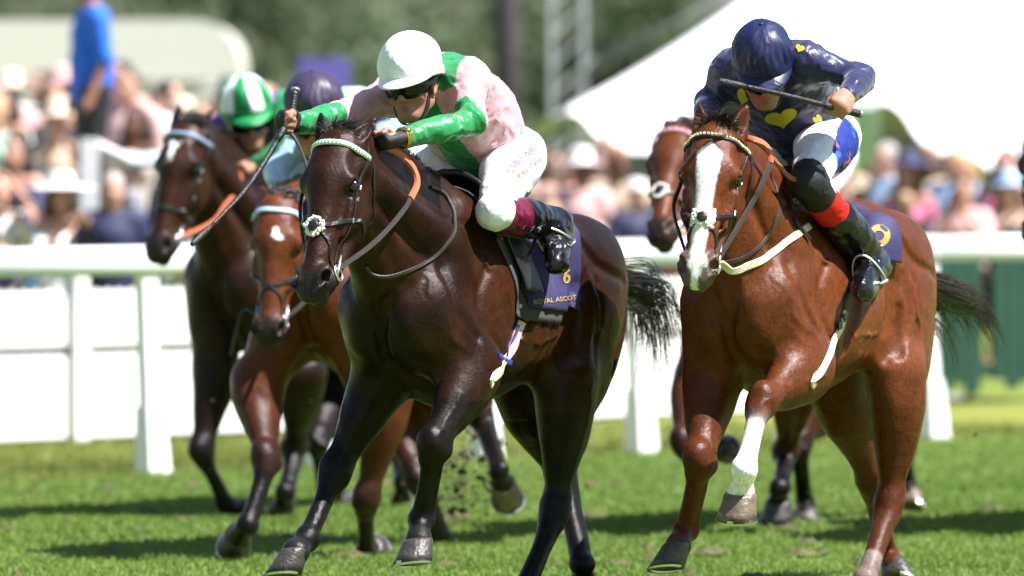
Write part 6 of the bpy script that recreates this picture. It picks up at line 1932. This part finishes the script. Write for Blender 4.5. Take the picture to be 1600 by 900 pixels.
# horses behind: reins
for H, F, pts in ((H3, f3, [(330, 348, .10), (352, 320, .12), (372, 296, .12), (376, 276, .11), (366, 262, .09)]), (H4, f4, [(476, 470, .12), (500, 420, .13), (520, 360, .13), (530, 300, .1)])):
    free_strap(F, [tuple(H.bit[1])] + pts, .020, .006, 'rein', M_REIN if H is H4 else M_RUBBER, H.root)
b = H4.bit[-1]; free_strap(f4, [tuple(b), (380, 485, -.12), (368, 520, -.14), (360, 555, -.16)], .020, .007, 'loose_rein', M_REIN, H4.root)

# turf kicked up behind the leader
def clods():
    rng = np.random.default_rng(31); m = MB()
    for k in range(620):
        px, py = (712 + rng.normal(0, 36), 752 + rng.normal(0, 40)) if k < 540 else (rng.uniform(250, 1550), rng.uniform(620, 860)); y = 3.2 + rng.normal(0, .5)
        p = at(px, py, y)
        if p[2] < .02: continue
        s = rng.choice([.004, .007, .011, .017, .024], p=[.46, .30, .16, .06, .02]); M = [nrm(rng.normal(0, 1, 3)) for _ in range(3)]
        vs = [p + d * s * rng.uniform(.5, 1.2) for d in (V(1, 0, 0), V(-1, 0, 0), V(0, 1, 0), V(0, -1, 0), V(0, 0, 1), V(0, 0, -1))]
        m.add(vs, [(0, 2, 4), (2, 1, 4), (1, 3, 4), (3, 0, 4), (2, 0, 5), (1, 2, 5), (3, 1, 5), (0, 3, 5)])
    tag(m.build('turf_clods', simple('soil', (.055, .038, .020), .9), smooth=False), kind='stuff')
clods()

def divots():
    """turned-up sods lying where hooves have cut the turf"""
    rng = np.random.default_rng(41); m = MB()
    for k in range(60):
        x, y = rng.uniform(-3, 3.2), rng.uniform(-.4, 9); R_ = rng.uniform(.03, .085); n = 9; c = V(x, y, 0)
        ring_ = [c + V(math.cos(a) * R_ * rng.uniform(.6, 1.2), math.sin(a) * R_ * rng.uniform(.6, 1.3), rng.uniform(.002, .012)) for a in np.linspace(0, 2 * math.pi, n, endpoint=False)]
        mid = [lerp(p, c, .55) + V(0, 0, rng.uniform(.015, .035)) for p in ring_]
        m.add(ring_ + mid + [c + V(0, 0, .022)], [(i, (i + 1) % n, n + (i + 1) % n, n + i) for i in range(n)] + [(n + i, n + (i + 1) % n, 2 * n) for i in range(n)])
    tag(m.build('divots', simple('torn_turf', (.075, .070, .022), .9, bump=.6, bscale=40, vary=.6, vscale=20), smooth=False), kind='stuff')
divots()
# ------------------------------------------------------------------ spectators
def objcolor_mat(name, rough=.7, bump=.2):
    m, t, b = new_mat(name)
    oi = t.nodes.new('ShaderNodeObjectInfo'); tc = t.nodes.new('ShaderNodeTexCoord')
    n = t.nodes.new('ShaderNodeTexNoise'); n.inputs['Scale'].default_value = 7; n.inputs['Detail'].default_value = 5
    t.links.new(tc.outputs['Object'], n.inputs['Vector'])
    mr = t.nodes.new('ShaderNodeMapRange'); mr.inputs[1].default_value = .3; mr.inputs[2].default_value = .7; mr.inputs[3].default_value = .82; mr.inputs[4].default_value = 1.12
    t.links.new(n.outputs[0], mr.inputs[0])
    mx = t.nodes.new('ShaderNodeMix'); mx.data_type = 'RGBA'; mx.blend_type = 'MULTIPLY'; mx.inputs[0].default_value = 1
    t.links.new(oi.outputs['Color'], mx.inputs[6]); t.links.new(mr.outputs[0], mx.inputs[7]); t.links.new(mx.outputs[2], b.inputs['Base Color'])
    b.inputs['Roughness'].default_value = rough
    if bump:
        bp = t.nodes.new('ShaderNodeBump'); bp.inputs['Strength'].default_value = bump; bp.inputs['Distance'].default_value = .02
        t.links.new(n.outputs[0], bp.inputs['Height']); t.links.new(bp.outputs[0], b.inputs['Normal'])
    return m
M_OC = objcolor_mat('spectator_colour'); M_OCS = objcolor_mat('spectator_skin', .55, .05)

def person_meshes(woman, pose, h=.017):
    """a standing figure facing -y, feet at z = 0; returns {part: mesh}"""
    out = {}; k = .96 if woman else 1.0
    sw = .165 if woman else .195
    P = lambda x, y, z: V(x, y, z * k)
    hip, wst, chs, neck = P(0, 0, .95), P(0, 0, 1.10), P(0, -.01, 1.30), P(0, .01, 1.48)
    hd = P(0, -.02, 1.63)
    arms = {}
    for sd in (1, -1):
        S_ = P(sd * sw, 0, 1.41)
        if pose in ('down', 'polo'): E, W_, H_ = P(sd * (sw + .06), .03, 1.13), P(sd * (sw + .05), -.06, .90), P(sd * (sw + .05), -.09, .82)
        elif pose == 'phone': E, W_, H_ = P(sd * (sw + .07), -.14, 1.20), P(sd * .10, -.26, 1.40), P(sd * .06, -.30, 1.46)
        elif pose == 'fold': E, W_, H_ = P(sd * (sw + .07), -.03, 1.14), P(-sd * .02, -.20, 1.15), P(-sd * .10, -.20, 1.17)
        else: E, W_, H_ = (P(sd * (sw + .12), -.05, 1.55), P(sd * (sw + .10), -.12, 1.80), P(sd * (sw + .10), -.14, 1.88)) if sd > 0 else (P(sd * (sw + .06), .0, 1.13), P(sd * (sw + .02), -.14, .98), P(sd * .1, -.2, .98))
        arms[sd] = (S_, E, W_, H_)
    B = Body((1, 1, 1)); lat = V(1, 0, 0)
    def trunk(B, g):
        B.limb(hip, wst, [.115 + g, (.092 if woman else .115) + g], k=.06, side=lat, ratio=1.35)
        B.limb(wst, chs, [(.092 if woman else .115) + g, .118 + g], k=.06, side=lat, ratio=1.38)
        B.limb(P(-sw * .75, 0, 1.42), P(sw * .75, 0, 1.42), .068 + g, k=.06)
        if woman:
            for sd in (1, -1): B.ball(P(sd * .075, -.09, 1.27), .07 + g * .6, k=.04)
    def arm(B, sd, g, end):
        S_, E, W_, H_ = arms[sd]; f = .85 if woman else 1
        B.limb(S_, E, [.056 * f + g, .043 * f + g], k=.04)
        if end > .3: B.limb(E, lerp(E, W_, min(1, end)), [.041 * f + g, .030 * f + g], k=.02)
    def legs(B, g, z0):
        for sd in (1, -1):
            B.limb(P(sd * .09, 0, .92), P(sd * .095, -.01, .50), [.098 + g, .060 + g], k=.05); B.limb(P(sd * .095, -.01, .50), P(sd * .10, .02, z0), [.058 + g, .038 + g], k=.03)
    trunk(B, -.006)
    for sd in (1, -1):
        arm(B, sd, 0, 1.0); S_, E, W_, H_ = arms[sd]
        B.limb(W_, H_, [.030, .036], k=.02, side=lat, ratio=.7); d_ = nrm(H_ - W_)
        for o in (-1.5, -.5, .5, 1.5):
            s_ = nrm(np.cross(d_, V(.3, 1, .2))); B.limb(H_ + s_ * o * .017, H_ + s_ * o * .019 + d_ * .065 + V(0, -.01, 0), .0105, k=.008)
        B.limb(W_ + d_ * .02, H_ + nrm(np.cross(d_, V(1, .2, 0))) * .04, .013, k=.012)
    legs(B, -.004, .09)
    for sd in (1, -1): B.limb(P(sd * .10, .03, .06), P(sd * .11, -.13, .035), [.045, .035], k=.03)
    B.limb(neck - V(0, 0, .05), hd, [.058, .052], k=.03)
    B.ell(hd + V(0, .0, .03), (.076, .096, .108), k=.02); B.ell(hd + V(0, -.025, -.045), (.058, .068, .075), k=.03)
    B.limb(hd + V(0, -.088, .02), hd + V(0, -.112, -.02), [.012, .016], k=.012)
    for sd in (1, -1):
        B.ell(hd + V(sd * .078, .01, -.01), (.012, .025, .034), k=.008); B.ell(hd + V(sd * .032, -.098, .018), (.020, .014, .013), k=.015, mode='s', c=(.25, .2, .2))
    B.ell(hd + V(0, -.092, -.052), (.024, .010, .010), k=.008, c=(.7, .35, .35))
    out['body'] = B
    if woman:
        D = Body((1, 1, 1)); trunk(D, .010)
        D.limb(hip, P(0, 0, .42), [.125, .17, .22], k=.06, side=lat, ratio=1.2)
        for sd in (1, -1): arm(D, sd, .012, .2)
        D.clip(P(0, 0, 1.40), (0, -.35, 1)); D.clip(P(0, 0, .44), (0, 0, -1)); D.disp = folds(.006, 10, 3); out['dress'] = D
    else:
        D = Body((1, 1, 1)); trunk(D, .016); D.limb(wst, P(0, 0, .84), [.13, .135], k=.05, side=lat, ratio=1.32)
        for sd in (1, -1): arm(D, sd, .012, .95 if pose not in ('wave', 'polo') else .25)
        D.clip(P(0, 0, .83), (0, 0, -1)); D.disp = folds(.006, 12, 4); out['jacket'] = D
        T_ = Body((1, 1, 1)); legs(T_, .016, .06); T_.limb(P(0, 0, .98), P(0, 0, .90), [.118, .12], k=.05, side=lat, ratio=1.35); T_.clip(P(0, 0, .05), (0, 0, -1)); T_.disp = folds(.005, 12, 8); out['trousers'] = T_
    Hr = Body((1, 1, 1))
    Hr.ell(hd + V(0, .022, .055), (.086, .100, .100), k=.02)
    if woman:
        for sd in (1, -1): Hr.limb(hd + V(sd * .07, .03, .03), hd + V(sd * .10, .02, -.22), [.038, .045, .02], k=.03)
        Hr.limb(hd + V(0, .06, .0), hd + V(0, .07, -.24), [.07, .06], k=.04, side=lat, ratio=1.2)
    Hr.ell(hd + V(0, -.085, -.045), (.062, .070, .095), k=.02, mode='s'); out['hair'] = Hr
    res = {}
    for kx, b in out.items():
        o = b.mesh(kx, h if kx == 'body' else h * 1.2, M_OCS if kx == 'body' else M_OC, None, smooth=1); res[kx] = o.data; bpy.data.objects.remove(o)
    # hats
    def lathe(name, pr, dy=0):
        m = MB(); n = 20
        vs = [hd + V(r * math.cos(2 * math.pi * q / n), r * math.sin(2 * math.pi * q / n) * 1.1 + dy, z) for r, z in pr for q in range(n)]
        m.add(vs, [(i * n + q, i * n + (q + 1) % n, (i + 1) * n + (q + 1) % n, (i + 1) * n + q) for i in range(len(pr) - 1) for q in range(n)])
        me = raw_mesh(name, m.v, m.f); me.materials.append(M_OC); return me
    res['brim'] = lathe('hat', [(.17, .085), (.165, .09), (.10, .098), (.094, .12), (.088, .19), (.06, .215), (.002, .22)])
    res['wide'] = lathe('hat', [(.25, .075), (.24, .085), (.11, .102), (.10, .12), (.09, .18), (.05, .20), (.002, .205)])
    res['top'] = lathe('hat', [(.135, .09), (.13, .096), (.098, .10), (.095, .20), (.102, .27), (.002, .275)])
    res['cap'] = lathe('hat', [(.115, .07), (.11, .08), (.098, .11), (.075, .155), (.002, .17)])
    m = MB(); rng = np.random.default_rng(3); vs = []
    for q in range(26):
        a = hd + V(.05, 0, .13); d = nrm(rng.normal(0, 1, 3) + V(.5, 0, .8)); m.add([a + rng.normal(0, .012, 3), a + d * .05 + rng.normal(0, .02, 3), a + d * rng.uniform(.09, .17), a + d * .05 + rng.normal(0, .02, 3)], [(0, 1, 2, 3)])
    m.tube([hd + V(.03 + .09 * math.cos(a), .09 * math.sin(a), .12) for a in np.linspace(0, 6.28, 14)], .01, 5)
    res['fasc'] = raw_mesh('hat', m.v, m.f); res['fasc'].materials.append(M_OC)
    return res
PV = {(w, p): person_meshes(w, p) for w in (True, False) for p in (('down', 'phone', 'fold') if w else ('down', 'phone', 'fold', 'wave', 'polo'))}

CLOTH = {'white': (.78, .77, .75), 'cream': (.70, .62, .48), 'pale pink': (.72, .45, .44), 'blush': (.68, .40, .33), 'rose pink': (.62, .16, .28), 'light blue': (.38, .55, .72), 'sky blue': (.16, .34, .62),
         'navy': (.020, .026, .075), 'black': (.014, .014, .016), 'grey': (.26, .26, .28), 'lilac': (.45, .36, .58), 'olive green': (.19, .24, .03), 'mint': (.42, .62, .48), 'red': (.50, .05, .05), 'coral': (.65, .22, .15), 'purple': (.14, .06, .24), 'beige': (.48, .37, .25), 'bright blue': (.012, .14, .66)}
HAIRC = {'dark': (.018, .013, .010), 'brown': (.07, .035, .018), 'blonde': (.42, .29, .13), 'grey': (.36, .35, .34), 'auburn': (.14, .045, .018)}
SKINS = [(.55, .30, .21), (.60, .35, .26), (.50, .26, .17), (.62, .38, .29), (.30, .15, .09), (.16, .075, .045), (.57, .31, .22)]
seen_labels = set()
def crowd_label(woman, cloth, hair, hat, hatc, place):
    gar = 'dress' if woman else ('jacket' if cloth in ('navy', 'black', 'grey', 'beige') else 'shirt')
    ht = {'brim': f', {hatc} brimmed hat', 'wide': f', wide {hatc} hat', 'top': f', {hatc} top hat', 'cap': f', {hatc} cap', 'fasc': f', {hatc} fascinator', None: ', bareheaded'}[hat]
    return f"{hair}-haired {'woman' if woman else 'man'} in {cloth} {gar}{ht}, {place}" 
def place_person(x, y, z, woman, pose, cloth, hair, hat, hatc, skin, rz, place, scale=1.0, lower=None, label=None):
    me = PV[(woman, pose)]
    r = empty('person', (x, y, z), rz); r.scale = (scale,) * 3
    gar = 'dress' if woman else ('jacket' if cloth in ('navy', 'black', 'grey', 'beige') else 'shirt')
    lab = label or crowd_label(woman, cloth, hair, hat, hatc, place)
    tag(r, lab, 'spectator', 'spectators watching behind the fence')
    def part(nm, data, col):
        o = bpy.data.objects.new(nm, data); COL.objects.link(o); o.parent = r; o.color = (*col, 1)
    part('body', me['body'], skin); part('hair', me['hair'], HAIRC[hair])
    if woman: part('dress', me['dress'], CLOTH[cloth])
    else: part('jacket' if gar == 'jacket' else 'shirt', me['jacket'], CLOTH[cloth]); part('trousers', me['trousers'], CLOTH[lower or 'grey'])
    if hat: part('hat', me[hat], CLOTH[hatc])
def crowd():
    rng = np.random.default_rng(77)
    light = ['white', 'cream', 'pale pink', 'blush', 'white', 'light blue', 'pale pink', 'white', 'cream', 'lilac', 'beige', 'coral', 'mint', 'rose pink', 'cream', 'black', 'navy', 'black', 'purple', 'sky blue', 'white', 'white', 'blush', 'pale pink', 'cream']
    rows = [(17.9, .40, 'front row'), (18.7, .42, 'second row'), (19.6, .43, 'third row'), (20.8, .45, 'further back'), (22.0, .47, 'further back'), (23.4, .5, 'further back'), (25.0, .5, 'back rows'), (26.4, .46, 'back rows'), (27.4, .46, 'back rows'), (28.6, .48, 'back row'), (30.2, .5, 'back row'), (32.6, .65, 'back row')]
    for ri, (y, dx, rowname) in enumerate(rows):
        half = (y + 30) * .0745 + .45; x = -half
        while x < half:
            xx = x + rng.normal(0, .06); yy = y + rng.normal(0, .12)
            x += dx * rng.uniform(.72, 1.05)
            px = 800 + xx / (yy + 30) * 11550
            if (xx, yy) and (FA + FD * ((V(xx, yy, 0) - FA) @ FD) - V(xx, yy, 0)) @ FN > -.35: continue
            if px > 250 and px < 780 and yy > 24 and rng.random() < .6: continue
            if px > 815 and yy < 26.3: continue
            if yy < 18.3 and rng.random() < .5: continue
            if abs(px - 140) < 45 and 19 < yy < 25: continue
            z = step_height(xx, yy)
            if z > .9 and px > 430: continue
            for attempt in range(40):
                woman = bool(rng.random() < .6); pose = ['down', 'phone', 'fold', 'wave'][rng.choice([0, 1, 2, 3], p=[.45, .25, .22, .08])]
                if woman and pose == 'wave': pose = 'phone'
                cloth = light[rng.integers(len(light))] if woman or rng.random() < .35 else ['white', 'navy', 'light blue', 'beige', 'grey', 'cream', 'white', 'pale pink'][rng.integers(8)]
                hair = list(HAIRC)[rng.choice(5, p=[.25, .33, .23, .09, .10])]
                hat = None; hatc = 'white'
                if woman and rng.random() < .24: hat = ['fasc', 'wide', 'brim'][rng.integers(3)]; hatc = ['cream', 'white', 'pale pink', 'rose pink', 'light blue', 'beige', 'navy'][rng.integers(7)]
                elif not woman and rng.random() < .35: hat = ['brim', 'brim', 'cap', 'cap'][rng.integers(4)]; hatc = 'black' if hat == 'top' else ['cream', 'beige', 'white', 'cream'][rng.integers(4)]
                cx = ['far left', 'left of the striped cap', 'above the second bay', 'behind the white cap', 'between the leaders', 'behind navy jockey', 'behind the chestnut', 'far right'][int(np.clip(px / 200, 0, 7))]
                lab = crowd_label(woman, cloth, hair, hat, hatc, f'{rowname} {cx}')
                if lab not in seen_labels: break
            seen_labels.add(lab)
            if not woman and pose == 'down' and rng.random() < .5 and cloth not in ('navy', 'black', 'grey', 'beige'): pose = 'polo'
            lower = ['navy', 'grey', 'beige', 'black'][rng.integers(4)]
            place_person(xx, yy, z, woman, pose, cloth, hair, hat, hatc, SKINS[rng.integers(len(SKINS))], rng.normal(0, .45) - .15, f'{rowname} {cx}', rng.uniform(.76, .90) if ri < 3 or (px > 815 and ri < 8) else rng.uniform(.82, .98) if ri < 9 else rng.uniform(.92, 1.03), lower)
    # the man in the blue shirt on the raised step, in profile
    p = at(150, 10, 22.0); 
    place_person(p[0] - .03, 22.0, 1.20, False, 'polo', 'bright blue', 'dark', None, 'white', (.42, .2, .12), R(-72), '', 1.02, 'black', label='man in bright blue polo shirt and black trousers standing above the crowd')
    m = MB(); m.box((0, 0, .6), (.7, .7, 1.2)); b = m.build('viewing_box', M_CONC, smooth=False); b.location = (p[0], 22.0, 0); tag(b, 'plain concrete plinth under the man in bright blue', 'plinth')
crowd()
